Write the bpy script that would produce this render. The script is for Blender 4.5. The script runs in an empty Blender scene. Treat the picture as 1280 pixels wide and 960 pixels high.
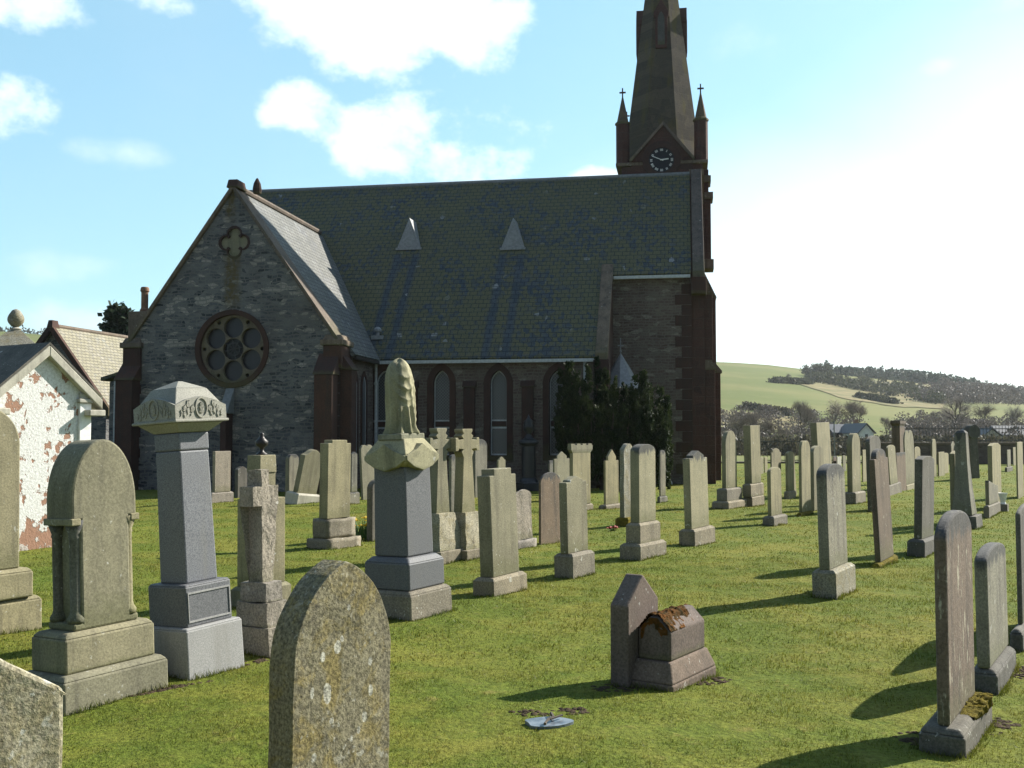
import bpy, bmesh, math, random
import numpy as np
from mathutils import Vector, Matrix, noise as mnoise
R = math.radians
random.seed(7); rng = np.random.default_rng(11)
S = bpy.context.scene
COL = S.collection

# ---------------------------------------------------------------- camera, sky, sun, exposure
EYE = 1.6; F = 1280.0; PITCH = math.atan(60/1280)
cd = bpy.data.cameras.new('camera'); cam = bpy.data.objects.new('camera', cd); COL.objects.link(cam)
cam.location = (0, 0, EYE); cam.rotation_euler = (math.pi/2+PITCH, 0, 0)
cd.sensor_width = 36; cd.lens = 36; cd.clip_start = .05; cd.clip_end = 6000
S.camera = cam
SUN_AZ, SUN_EL = 34.0, 33.0                      # azimuth from +X towards +Y
sdir = Vector((math.cos(R(SUN_AZ))*math.cos(R(SUN_EL)), math.sin(R(SUN_AZ))*math.cos(R(SUN_EL)), math.sin(R(SUN_EL))))
sl = bpy.data.lights.new('sun', 'SUN'); sl.energy = 5.0; sl.angle = R(.53); sl.color = (1, .95, .85)
so = bpy.data.objects.new('sun', sl); COL.objects.link(so); so.location = (30, 20, 40)
so.rotation_euler = sdir.to_track_quat('Z', 'Y').to_euler()
S.view_settings.view_transform = 'Standard'; S.view_settings.look = 'None'
S.view_settings.exposure = 1.05; S.view_settings.gamma = 1; S.view_settings.use_curve_mapping = False
S.cycles.use_denoising = True
try: S.cycles.denoiser = 'OPENIMAGEDENOISE'
except Exception: pass
S.cycles.max_bounces = 6; S.cycles.diffuse_bounces = 3; S.cycles.glossy_bounces = 2
S.cycles.transmission_bounces = 2; S.cycles.volume_bounces = 0; S.cycles.transparent_max_bounces = 4
S.cycles.caustics_reflective = False; S.cycles.caustics_refractive = False

# ---- picture-to-place helpers: all give true points of the place
cp, sp_ = math.cos(PITCH), math.sin(PITCH)
def ray(px, py):
    x = (px-640)/F; z = (480-py)/F
    return Vector((x, cp-z*sp_, sp_+z*cp))
def ground(px, py, z=0.0):
    d = ray(px, py); t = (z-EYE)/d.z
    return Vector((d.x*t, d.y*t, z))
def at(px, py, Y):
    d = ray(px, py); t = Y/d.y
    return Vector((d.x*t, Y, EYE+d.z*t))
def zpix(py, Y): return at(640, py, Y).z

class NT:
    """small node-tree helper"""
    def __init__(s, nt): s.nt = nt; nt.nodes.clear()
    def n(s, t, ins=None, **kw):
        nd = s.nt.nodes.new(t)
        for k, v in kw.items(): setattr(nd, k, v)
        for k, v in (ins or {}).items():
            sk = nd.inputs[k]
            if hasattr(v, 'is_linked') or isinstance(v, bpy.types.NodeSocket): s.nt.links.new(v, sk)
            else:
                if isinstance(v, tuple) and len(v) == 3 and sk.type == 'RGBA': v = (*v, 1)
                sk.default_value = v
        return nd
    def math(s, op, a, b=0.0, c=None, clamp=False):
        ins = {0: a, 1: b}
        if c is not None: ins[2] = c
        return s.n('ShaderNodeMath', ins, operation=op, use_clamp=clamp).outputs[0]
    def vm(s, op, a, b=None):
        ins = {0: a}
        if b is not None: ins[1] = b
        return s.n('ShaderNodeVectorMath', ins, operation=op)
    def noise(s, vec, sc, det=4, rough=.55, dist=0.0):
        return s.n('ShaderNodeTexNoise', {'Vector': vec, 'Scale': sc, 'Detail': det, 'Roughness': rough, 'Distortion': dist}).outputs['Fac']
    def ramp(s, fac, lo, hi, a=0.0, b=1.0):
        return s.n('ShaderNodeMapRange', {'Value': fac, 'From Min': lo, 'From Max': hi, 'To Min': a, 'To Max': b}, interpolation_type='SMOOTHSTEP').outputs[0]
    def mix(s, f, a, b, mode='MIX'):
        nd = s.nt.nodes.new('ShaderNodeMix'); nd.data_type = 'RGBA'; nd.blend_type = mode
        for k, v in ((0, f), (6, a), (7, b)):
            sk = nd.inputs[k]
            if isinstance(v, bpy.types.NodeSocket): s.nt.links.new(v, sk)
            else: sk.default_value = (*v, 1) if isinstance(v, tuple) and len(v) == 3 else v
        return nd.outputs[2]
    def mapping(s, vec, scale=(1, 1, 1), loc=(0, 0, 0), rot=(0, 0, 0)):
        return s.n('ShaderNodeMapping', {'Vector': vec, 'Scale': scale, 'Location': loc, 'Rotation': rot}).outputs[0]

# ---- world: Nishita sky with procedural clouds
W = bpy.data.worlds.new('World'); S.world = W; W.use_nodes = True
t = NT(W.node_tree)
sky = t.n('ShaderNodeTexSky', sky_type='NISHITA', sun_disc=False, sun_elevation=R(SUN_EL), sun_rotation=R(90-SUN_AZ),
          altitude=100, air_density=1.0, dust_density=.7, ozone_density=1.0)
SKY_STRENGTH = .068
gen = t.n('ShaderNodeTexCoord').outputs['Generated']
dirv = t.vm('NORMALIZE', gen).outputs[0]
skyc = t.mix(1.0, sky.outputs[0], (1.02, 1.26, 1.26), 'MULTIPLY')
def bank(blobs, nsc, namp, lo, hi, det=7):
    nz = t.noise(t.mapping(dirv, (1, 1, 1.35)), nsc, det, .6)
    nz2 = t.noise(t.mapping(dirv, (1, 1, 1.3), (3, 1, 2)), nsc*.35, 3, .5)
    nn = t.math('ADD', t.math('MULTIPLY', nz, .65), t.math('MULTIPLY', nz2, .35))
    best = None
    for (px, py, hx, hy, wgt) in blobs:
        c = ray(px, py).normalized(); rt = Vector((c.y, -c.x, 0)).normalized(); up = rt.cross(c)
        a = t.math('DIVIDE', t.vm('DOT_PRODUCT', dirv, tuple(rt)).outputs['Value'], hx/F)
        b = t.math('DIVIDE', t.vm('DOT_PRODUCT', dirv, tuple(up)).outputs['Value'], hy/F)
        front = t.math('GREATER_THAN', t.vm('DOT_PRODUCT', dirv, tuple(c)).outputs['Value'], .3)
        e = t.math('SUBTRACT', 1.0, t.math('ADD', t.math('MULTIPLY', a, a), t.math('MULTIPLY', b, b)))
        e = t.math('MULTIPLY', t.math('MAXIMUM', e, -2.0), wgt)
        e = t.math('SUBTRACT', t.math('MULTIPLY', t.math('ADD', e, 3.0), front), 3.0)
        best = e if best is None else t.math('MAXIMUM', best, e)
    v = t.math('ADD', best, t.math('MULTIPLY', t.math('SUBTRACT', nn, .5), namp))
    return t.ramp(v, lo, hi)
big = bank([(415, 5, 112, 52, 1), (480, 66, 72, 40, 1), (590, 35, 80, 58, 1), (525, 10, 125, 56, 1),
            (470, 162, 80, 36, 1), (545, 178, 118, 58, 1), (600, 200, 70, 44, 1), (372, 140, 42, 30, .9), (740, 219, 40, 12, .9),
            (-5, 128, 56, 42, .9), (15, -5, 70, 30, .8), (190, -2, 48, 20, .6)],
           17.0, 6.0, -.2, .95, 9)
soft = bank([(145, 190, 66, 24, .8), (95, 405, 90, 36, .8), (85, 335, 80, 24, .5), (1172, 82, 26, 14, .7), (960, 52, 70, 28, .35), (1260, 5, 60, 14, .7), (330, 300, 50, 20, .4)],
            16.0, 2.6, .1, 1.5)
# bright thin cloud towards the sun, low on the right
glow = bank([(1240, 350, 430, 150, 1.0), (1040, 345, 220, 100, .8), (1450, 320, 320, 210, 1.0)], 4.0, 1.8, -2.0, 1.1, 5)
grey = bank([(1085, 408, 66, 16, .7), (1200, 432, 90, 14, .5), (1015, 380, 40, 12, .35), (930, 440, 40, 10, .3)], 14.0, 1.7, .1, 2.0)
cloudcol = (9.2, 9.3, 9.3)
c = t.mix(t.math('MULTIPLY', glow, .68), skyc, (9.6, 10.4, 10.4))
c = t.mix(t.math('MULTIPLY', soft, .85), c, cloudcol)
c = t.mix(big, c, cloudcol)
# thin high veil over the sky ahead
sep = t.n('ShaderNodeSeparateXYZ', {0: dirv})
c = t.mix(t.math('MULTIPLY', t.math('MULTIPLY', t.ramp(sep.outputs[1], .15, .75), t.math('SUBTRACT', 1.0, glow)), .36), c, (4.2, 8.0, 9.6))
c = t.mix(t.math('MULTIPLY', t.ramp(sep.outputs[1], .1, -.35), .75), c, t.mix(t.noise(dirv, 3.0, 4), (1.1, 1.5, 2.2), (1.8, 2.3, 2.9)))  # unseen dull cloud added behind the viewer to cut fill on shaded faces
c = t.mix(t.math('MULTIPLY', grey, .8), c, (7.2, 9.4, 10.4))
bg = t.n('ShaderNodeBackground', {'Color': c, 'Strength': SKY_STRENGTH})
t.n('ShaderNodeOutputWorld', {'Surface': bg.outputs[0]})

# ---------------------------------------------------------------- materials
MATS = {}
def newmat(name):
    m = bpy.data.materials.new(name); m.use_nodes = True; MATS[name] = m
    return m, NT(m.node_tree)
def finish(t, col, rough=.9, bump=None, bstr=.3, bdist=.02, spec=.25, metal=0.0):
    ins = {'Base Color': col, 'Roughness': rough, 'Metallic': metal, 'Specular IOR Level': spec}
    if bump is not None:
        ins['Normal'] = t.n('ShaderNodeBump', {'Height': bump, 'Strength': bstr, 'Distance': bdist}).outputs[0]
    b = t.n('ShaderNodeBsdfPrincipled', ins)
    t.n('ShaderNodeOutputMaterial', {'Surface': b.outputs[0]})
def objvec(t, jitter=True):
    o = t.n('ShaderNodeTexCoord').outputs['Object']
    if not jitter: return o
    r = t.n('ShaderNodeObjectInfo').outputs['Random']
    off = t.n('ShaderNodeCombineXYZ', {0: t.math('MULTIPLY', r, 37.0), 1: t.math('MULTIPLY', r, 91.0), 2: t.math('MULTIPLY', r, 13.0)}).outputs[0]
    return t.vm('ADD', o, off).outputs[0]
def stone_mat(name, c1, c2, lichen=(.55, .55, .50), lamt=.0, stain=.5, speck=.25, ochre=0.0, bump=.35, streak=.35, dark=(.05, .045, .04), crust=0.0, pale=0.0, spots=()):
    m, t = newmat(name); v = objvec(t)
    n1 = t.noise(v, 2.6, 6, .6); n2 = t.noise(v, 70, 3, .7); n3 = t.noise(v, 9, 5, .65)
    col = t.mix(t.ramp(n1, .3, .7), c1, c2)
    rv = t.n('ShaderNodeObjectInfo').outputs['Random']                       # stones differ a little from one another
    col = t.mix(1.0, col, t.mix(rv, (.78, .80, .86), (1.08, 1.04, .96)), 'MULTIPLY')
    st = t.noise(t.mapping(v, (9, 9, .8)), 1.0, 5, .6)
    col = t.mix(t.math('MULTIPLY', t.ramp(st, .46, .70), streak), col, dark)
    col = t.mix(t.math('MULTIPLY', t.ramp(n3, .56, .74), stain), col, dark)
    if ochre: col = t.mix(t.math('MULTIPLY', t.ramp(t.noise(v, 6.5, 6, .7, .6), .46, .62), ochre), col, (.20, .15, .035))
    gz0 = t.n('ShaderNodeSeparateXYZ', {0: t.n('ShaderNodeTexCoord').outputs['Generated']}).outputs[2]
    damp = t.ramp(t.math('ADD', gz0, t.math('MULTIPLY', t.math('SUBTRACT', n3, .5), .35)), .22, .02)          # green algae at the damp foot
    col = t.mix(t.math('MULTIPLY', damp, .45), col, (.105, .11, .045))
    for (px, py, a, b) in spots:                   # large pale lichen rosettes, each at its place on the stone's face
        ov = t.n('ShaderNodeTexCoord').outputs['Object']
        e = t.vm('LENGTH', t.vm('MULTIPLY', t.vm('SUBTRACT', ov, ((px-425)*.0031, 0, (1056-py)*.0031-.06)).outputs[0], (1/(a*.0027), 0, 1/(b*.0029))).outputs[0]).outputs['Value']
        e = t.math('ADD', e, t.math('MULTIPLY', t.math('SUBTRACT', t.noise(v, 30, 4, .7), .5), 1.3))
        col = t.mix(t.math('MULTIPLY', t.ramp(e, 1.0, .8), .85), col, t.mix(n2, (.30, .29, .24), (.46, .45, .39)))
    if pale:                                       # pale runs where the skin has flaked
        pz = t.noise(t.mapping(v, (26, 26, 5)), 1.0, 4, .6)
        col = t.mix(t.math('MULTIPLY', t.ramp(pz, .60, .66), pale), col, lichen)
    if crust:                                      # soot-black crust at the head of the stone, running down in drips
        gz = t.n('ShaderNodeSeparateXYZ', {0: t.n('ShaderNodeTexCoord').outputs['Generated']}).outputs[2]
        dr = t.noise(t.mapping(v, (16, 16, 1.6)), 1.0, 5, .65)
        e = t.math('ADD', gz, t.math('MULTIPLY', t.math('SUBTRACT', dr, .5), .34))
        col = t.mix(t.math('MULTIPLY', t.ramp(e, .955-crust*.13, .965-crust*.06), .88), col, t.mix(n3, (.035, .036, .038), (.10, .10, .10)))
    sp = t.ramp(n2, .32, .68, 1-speck, 1+speck)
    col = t.mix(1.0, col, t.n('ShaderNodeCombineXYZ', {0: sp, 1: sp, 2: sp}).outputs[0], 'MULTIPLY')
    if lamt:
        dv = t.vm('ADD', v, t.vm('SCALE', t.n('ShaderNodeTexNoise', {'Vector': v, 'Scale': 14.0, 'Detail': 4}).outputs['Color']).outputs[0])
        brk = t.ramp(t.noise(v, 4.0, 3), .40, .62)
        for sc, thr, amt in ((9, .16, lamt), (34, .20, lamt)):
            vo = t.n('ShaderNodeTexVoronoi', {'Vector': t.vm('ADD', v, t.vm('MULTIPLY', t.n('ShaderNodeTexNoise', {'Vector': v, 'Scale': sc*2.2, 'Detail': 3}).outputs['Color'], (1.3/sc, 1.3/sc, 1.3/sc)).outputs[0]).outputs[0], 'Scale': float(sc)})
            sel = t.math('GREATER_THAN', t.n('ShaderNodeSeparateColor', {0: vo.outputs['Color']}).outputs[0], 1-.42*amt)
            f = t.math('MULTIPLY', t.math('MULTIPLY', sel, brk), t.ramp(vo.outputs['Distance'], thr+.10, thr))
            col = t.mix(t.math('MULTIPLY', f, .6), col, lichen)
    h = t.math('ADD', t.math('MULTIPLY', n2, .35), n3)
    finish(t, col, .92, h, bump, .012)
    return m
stone_mat('buff_sandstone', (.285, .26, .168), (.225, .208, .135), lamt=.25, stain=.16, streak=.4, speck=.2)
stone_mat('pale_sandstone', (.29, .266, .178), (.23, .212, .14), lamt=.2, stain=.14, streak=.35, speck=.2)
stone_mat('grey_sandstone', (.24, .225, .175), (.18, .172, .14), lamt=.5, stain=.4, streak=.55, crust=.3)
stone_mat('brown_sandstone', (.18, .135, .10), (.14, .11, .085), lamt=.5, stain=.45, streak=.55, crust=.3, lichen=(.40, .36, .28))
stone_mat('crusted_pale', (.32, .295, .20), (.25, .235, .16), lamt=.15, stain=.18, streak=.22, speck=.2, crust=.6)
stone_mat('crusted_grey', (.25, .24, .19), (.19, .18, .15), lamt=.5, stain=.45, streak=.45, crust=1.0, bump=.6)
stone_mat('crusted_brown', (.21, .155, .115), (.16, .12, .09), lamt=.6, stain=.45, streak=.55, lichen=(.42, .39, .30), crust=.8, bump=.6, pale=.8)
stone_mat('pink_sandstone', (.185, .142, .115), (.145, .115, .096), lamt=.25, stain=.4, streak=.3)
stone_mat('lichened_stone', (.27, .235, .14), (.20, .175, .105), lamt=.9, stain=.55, ochre=.55, speck=.5, bump=.8, streak=.3, lichen=(.44, .43, .37), spots=((411, 810, 8, 10), (384, 820, 6, 8), (394, 868, 9, 16), (476, 878, 6, 9), (474, 838, 5, 6), (465, 911, 6, 8), (454, 927, 4, 6), (366, 862, 4, 8), (419, 800, 4, 5), (372, 945, 5, 7), (440, 935, 4, 5), (430, 760, 4, 5), (402, 905, 5, 5)))
stone_mat('mottled_stone', (.32, .30, .235), (.26, .245, .185), lamt=.5, stain=.7, ochre=.35, speck=.4, bump=.7, streak=.2)
stone_mat('rock_face', (.33, .29, .235), (.26, .23, .19), lamt=.35, stain=.45, speck=.35, bump=.9, streak=.15)
stone_mat('dark_stone', (.15, .14, .12), (.11, .105, .09), lamt=.45, stain=.5, streak=.5)
stone_mat('blackened_crust', (.09, .09, .085), (.15, .14, .12), lamt=.6, stain=.5, bump=.8)
stone_mat('statue_stone', (.36, .34, .225), (.27, .26, .175), lamt=.1, stain=.35, streak=.5, speck=.15, dark=(.06, .06, .045))
stone_mat('plinth_stone', (.26, .23, .175), (.195, .175, .135), lamt=.5, stain=.5, speck=.3, bump=.6)
stone_mat('weathered_white', (.52, .50, .43), (.40, .385, .33), lamt=.1, stain=.25, streak=.3, speck=.1)
stone_mat('red_dressing', (.088, .048, .038), (.066, .040, .033), lamt=.0, stain=.5, streak=.4)
stone_mat('coping_stone', (.20, .155, .12), (.14, .115, .09), lamt=.35, stain=.6, streak=.5)
stone_mat('spire_stone', (.17, .125, .09), (.115, .09, .065), lamt=.2, stain=.4, streak=.55, ochre=.25, lichen=(.26, .23, .17))
stone_mat('tracery_stone', (.19, .165, .125), (.14, .12, .095), lamt=.2, stain=.4)
def granite_mat(name, c1, c2, bump=.1, rough=.62):
    m, t = newmat(name); v = objvec(t)
    n = t.noise(v, 130, 2, .8); n2 = t.noise(v, 3, 4)
    col = t.mix(t.ramp(n, .36, .64), c1, c2)
    col = t.mix(t.math('MULTIPLY', t.ramp(n2, .45, .75), .25), col, (.10, .10, .10))
    st = t.noise(t.mapping(v, (8, 8, .6)), 1.0, 5, .6)
    col = t.mix(t.math('MULTIPLY', t.ramp(st, .52, .75), .3), col, (.16, .15, .12))
    finish(t, col, rough, n, bump, .004, .4)
granite_mat('grey_granite', (.09, .095, .11), (.20, .205, .22))
granite_mat('light_granite', (.24, .24, .235), (.36, .35, .34), .2, .75)
granite_mat('dark_granite', (.075, .078, .085), (.16, .162, .172))
granite_mat('black_granite', (.018, .018, .02), (.04, .04, .045), .05, .32)
granite_mat('cap_granite', (.23, .225, .19), (.36, .345, .29), .3, .8)

def flat_mat(name, c, rough=.6, metal=0.0, spec=.4, var=.15):
    m, t = newmat(name); v = objvec(t)
    n = t.noise(v, 12, 4); f = t.ramp(n, .3, .7, 1-var, 1+var)
    col = t.mix(1.0, c, t.n('ShaderNodeCombineXYZ', {0: f, 1: f, 2: f}).outputs[0], 'MULTIPLY')
    finish(t, col, rough, None, spec=spec, metal=metal)
flat_mat('bronze', (.035, .03, .028), .45, .3)
flat_mat('lead', (.27, .275, .28), .5, .1)
flat_mat('pale_paint', (.46, .48, .49), .5)
flat_mat('white_paint', (.75, .75, .73), .5)
flat_mat('dark_metal', (.055, .055, .055), .5)
flat_mat('clock_black', (.012, .012, .016), .5)
flat_mat('clock_white', (.78, .78, .74), .5)
flat_mat('pot_clay', (.26, .15, .095), .9)
flat_mat('red_petal', (.45, .06, .04), .6)
flat_mat('yellow_petal', (.75, .52, .02), .6)
flat_mat('flower_leaf', (.06, .13, .03), .6)
flat_mat('grey_slate', (.20, .21, .215), .7)
flat_mat('bark', (.085, .07, .055), .95)
flat_mat('twig', (.23, .19, .16), .95)
flat_mat('car_red', (.30, .04, .03), .3)
flat_mat('car_silver', (.55, .57, .6), .3, .2)
flat_mat('tyre_black', (.02, .02, .02), .8)
flat_mat('harl', (.50, .47, .42), .9)
flat_mat('house_slate', (.075, .08, .095), .7)

def glass_mat(name, c, mesh=0):
    m, t = newmat(name); v = objvec(t, False)
    if mesh:                                       # diamond wire guard in front of leaded glass
        s = t.n('ShaderNodeSeparateXYZ', {0: v})
        a = t.math('ADD', s.outputs[0], s.outputs[2]); b = t.math('SUBTRACT', s.outputs[0], s.outputs[2])
        def ln(q): return t.math('LESS_THAN', t.math('ABSOLUTE', t.math('SUBTRACT', t.math('FRACT', t.math('MULTIPLY', q, 11.0)), .5)), .11)
        f = t.math('MAXIMUM', ln(a), ln(b))
        col = t.mix(f, c, (.16, .165, .165))
    else: col = t.mix(t.noise(v, 9, 3), c, tuple(x*1.9 for x in c))
    finish(t, col, .35, None, spec=.5)
glass_mat('guarded_glass', (.055, .06, .068), 1)
glass_mat('dark_glass', (.02, .018, .02))
glass_mat('house_glass', (.03, .035, .04))

def masonry(name, cols, mortar, bw=.34, bh=.13, ax='xy', dist=.05, msize=.016, mossy=0.0, bump=.8, hi=None, hiamt=.2, runs=()):
    """random coursed rubble"""
    m, t = newmat(name); v = objvec(t, False)
    s = t.n('ShaderNodeSeparateXYZ', {0: v})
    h = t.math('ADD', s.outputs[0], s.outputs[1]) if ax == 'xy' else s.outputs[0]
    vec = t.n('ShaderNodeCombineXYZ', {0: h, 1: s.outputs[2], 2: 0.0}).outputs[0]
    nz = t.n('ShaderNodeTexNoise', {'Vector': v, 'Scale': 3.2, 'Detail': 3}).outputs['Color']
    off = t.vm('SCALE', t.vm('SUBTRACT', nz, (.5, .5, .5)).outputs[0]); off.inputs['Scale'].default_value = dist*4
    vec = t.vm('ADD', vec, off.outputs[0]).outputs[0]
    br = t.n('ShaderNodeTexBrick', {'Vector': vec, 'Scale': 1.0, 'Mortar Size': msize, 'Mortar Smooth': .3, 'Bias': 0.0, 'Brick Width': bw, 'Row Height': bh,
             'Color1': (0, 0, 0, 1), 'Color2': (1, 1, 1, 1), 'Mortar': (.5, .5, .5, 1)}, offset=.5, squash=.7, squash_frequency=3)
    rnd = t.n('ShaderNodeTexVoronoi', {'Vector': t.mapping(vec, (1/bw*.9, 1/bh*.8, 1)), 'Scale': 1.0}).outputs['Color']
    rc = t.n('ShaderNodeSeparateColor', {0: rnd})
    cr = t.n('ShaderNodeValToRGB', {0: t.math('ADD', t.math('MULTIPLY', rc.outputs[0], .75), t.math('MULTIPLY', t.n('ShaderNodeSeparateColor', {0: br.outputs['Color']}).outputs[0], .25))})
    el = cr.color_ramp.elements
    while len(el) < len(cols): el.new(.5)
    for i, c in enumerate(cols): el[i].position = i/(len(cols)-1); el[i].color = (*c, 1)
    col = cr.outputs[0]
    if hi: col = t.mix(t.math('GREATER_THAN', rc.outputs[1], 1-hiamt), col, hi)
    fine = t.ramp(t.noise(v, 45, 4, .7), .3, .7, .7, 1.3)
    col = t.mix(1.0, col, t.n('ShaderNodeCombineXYZ', {0: fine, 1: fine, 2: fine}).outputs[0], 'MULTIPLY')
    col = t.mix(t.math('MULTIPLY', br.outputs['Fac'], .8), col, mortar)
    big = t.noise(v, .55, 4)
    col = t.mix(t.ramp(big, .42, .7, 0, .35), col, (.06, .05, .045))
    if mossy: col = t.mix(t.math('MULTIPLY', t.ramp(t.noise(t.mapping(v, (2, 2, .5)), 1.4, 5), .5, .68), mossy), col, (.12, .10, .03))
    for (cx, w, z0, z1) in runs:                     # algae run below an opening
        u = t.math('ABSOLUTE', t.math('SUBTRACT', t.math('ADD', s.outputs[0], t.math('MULTIPLY', t.math('SUBTRACT', t.noise(v, 3.0, 4), .5), .35)), cx))
        f = t.math('MULTIPLY', t.ramp(u, w, w*.2), t.math('MULTIPLY', t.ramp(s.outputs[2], z0-.3, z0+.4), t.ramp(s.outputs[2], z1+.1, z1-.1)))
        col = t.mix(t.math('MULTIPLY', f, t.ramp(t.noise(v, 9, 4), .3, .6, .2, .85)), col, (.115, .085, .03))
    ht = t.math('SUBTRACT', t.math('ADD', t.math('MULTIPLY', rc.outputs[2], .5), t.math('MULTIPLY', t.noise(v, 22, 4), .6)), t.math('MULTIPLY', br.outputs['Fac'], 1.0))
    finish(t, col, .93, ht, bump, .03)
WHIN = dict(cols=[(.035, .039, .045), (.12, .125, .135), (.205, .20, .20), (.07, .075, .085)], mortar=(.19, .185, .175), bw=.23, bh=.092, dist=.04, hi=(.34, .315, .285), hiamt=.16)
masonry('whin_rubble', **WHIN)
masonry('brown_rubble', [(.085, .066, .058), (.15, .11, .092), (.18, .15, .125), (.115, .08, .066)], (.19, .165, .14), .23, .09, dist=.025, hi=(.26, .235, .20), hiamt=.1)
masonry('red_coursed', [(.078, .042, .035), (.10, .054, .043), (.065, .038, .032)], (.09, .068, .058), .55, .3, dist=.005, msize=.008, bump=.4)
masonry('wall_stone', [(.09, .07, .06), (.14, .11, .09), (.17, .14, .115), (.11, .085, .07)], (.14, .12, .10), .45, .18)

def slate(name, cols, ax, moss, mosscol=(.085, .085, .02), streaks=None, rowh=.19, bw=.24, msz=.012):
    m, t = newmat(name); v = objvec(t, False)
    s = t.n('ShaderNodeSeparateXYZ', {0: v})
    vec = t.n('ShaderNodeCombineXYZ', {0: s.outputs[0 if ax == 'x' else 1], 1: t.math('MULTIPLY', s.outputs[2], 1.3), 2: 0.0}).outputs[0]
    nzv = t.n('ShaderNodeTexNoise', {'Vector': v, 'Scale': 5.0, 'Detail': 2}).outputs['Color']
    vec = t.vm('ADD', vec, t.vm('MULTIPLY', t.vm('SUBTRACT', nzv, (.5, .5, .5)).outputs[0], (.03, .03, 0)).outputs[0]).outputs[0]
    br = t.n('ShaderNodeTexBrick', {'Vector': vec, 'Scale': 1.0, 'Mortar Size': msz, 'Mortar Smooth': .2, 'Bias': 0.0, 'Brick Width': bw, 'Row Height': rowh,
             'Color1': (0, 0, 0, 1), 'Color2': (1, 1, 1, 1), 'Mortar': (.3, .3, .3, 1)}, offset=.5)
    bc = t.n('ShaderNodeSeparateColor', {0: br.outputs['Color']}).outputs[0]
    col = t.mix(bc, cols[0], cols[1])
    rv = t.n('ShaderNodeTexVoronoi', {'Vector': t.mapping(vec, (1/bw*1.8, 1/rowh*1.2, 1)), 'Scale': 1.0}).outputs['Color']
    rs = t.n('ShaderNodeSeparateColor', {0: rv})
    col = t.mix(t.math('GREATER_THAN', rs.outputs[0], .985), col, (.24, .25, .25))
    if moss:
        f = t.math('ADD', t.math('MULTIPLY', t.noise(v, .55, 4, .6), .9), t.math('MULTIPLY', t.noise(v, 7, 4, .7), .5))
        f = t.math('ADD', f, t.math('MULTIPLY', t.math('SUBTRACT', rs.outputs[1], .5), .42))
        mf = t.ramp(f, .42, .74)
        for (x0, x1, zt, slope) in (streaks or []):       # runs of clean slate below the lead of each roof vent
            u = t.math('ADD', s.outputs[0], t.math('MULTIPLY', t.noise(v, 2.5, 3), .16))
            inb = t.math('MULTIPLY', t.ramp(u, x0-.06, x0+.08), t.ramp(u, x1+.24, x1+.08))
            inb = t.math('MULTIPLY', inb, t.ramp(s.outputs[2], zt+.05, zt-.1))
            mf = t.math('MULTIPLY', mf, t.math('SUBTRACT', 1.0, t.math('MULTIPLY', inb, .95)))
        col = t.mix(t.math('MULTIPLY', mf, moss), col, mosscol)
    fine = t.ramp(t.noise(v, 30, 3, .7), .3, .7, .75, 1.25)
    col = t.mix(1.0, col, t.n('ShaderNodeCombineXYZ', {0: fine, 1: fine, 2: fine}).outputs[0], 'MULTIPLY')
    col = t.mix(t.math('MULTIPLY', br.outputs['Fac'], .75), col, (.02, .022, .025))
    # each course is proud at its lower edge
    fr = t.math('FRACT', t.math('DIVIDE', t.n('ShaderNodeSeparateXYZ', {0: vec}).outputs[1], rowh))
    ht = t.math('SUBTRACT', t.math('ADD', t.math('MULTIPLY', t.math('SUBTRACT', 1.0, fr), .9), t.math('MULTIPLY', rs.outputs[2], .5)), br.outputs['Fac'])
    finish(t, col, .72, ht, .7, .02, .3)
def peeling_mat():
    m, t = newmat('peeling_limewash'); v = objvec(t, False)
    n = t.noise(v, 3.1, 7, .62, .3); n2 = t.noise(t.mapping(v, (1, 1, .6), (4, 2, 7)), 8.5, 5, .6); f = t.math('ADD', t.math('MULTIPLY', n, .6), t.math('MULTIPLY', n2, .4))
    s = t.n('ShaderNodeSeparateXYZ', {0: v})
    low = t.math('MULTIPLY', t.ramp(s.outputs[2], .9, .05), .07)
    peel = t.ramp(t.math('ADD', f, low), .540, .562)
    stone = t.mix(t.noise(v, 9, 4), (.30, .165, .11), (.38, .225, .16))
    sp = t.noise(v, 30, 5, .7)
    wash = t.mix(t.ramp(sp, .35, .6), (.56, .55, .52), (.74, .74, .72))
    chips = t.ramp(t.noise(v, 24, 5, .7), .60, .64)
    wash = t.mix(t.math('MULTIPLY', chips, .7), wash, (.33, .24, .19))
    wash = t.mix(t.math('MULTIPLY', t.ramp(s.outputs[2], .35, 0), .6), wash, (.33, .25, .20))
    h = t.math('ADD', t.math('MULTIPLY', t.math('SUBTRACT', 1.0, peel), .8), t.math('MULTIPLY', sp, .6))
    finish(t, t.mix(peel, wash, stone), .9, h, .8, .02)
peeling_mat()
def moss_mat(name, c1, c2):
    m, t = newmat(name); v = objvec(t)
    finish(t, t.mix(t.ramp(t.noise(v, 16, 5, .7), .35, .65), c1, c2), .95, t.noise(v, 40, 5, .8), 1.0, .02, .1)
moss_mat('golden_moss', (.20, .155, .02), (.10, .085, .015))
moss_mat('rust_moss', (.16, .065, .015), (.05, .035, .012))
moss_mat('bare_soil', (.045, .032, .022), (.10, .072, .045))

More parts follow.
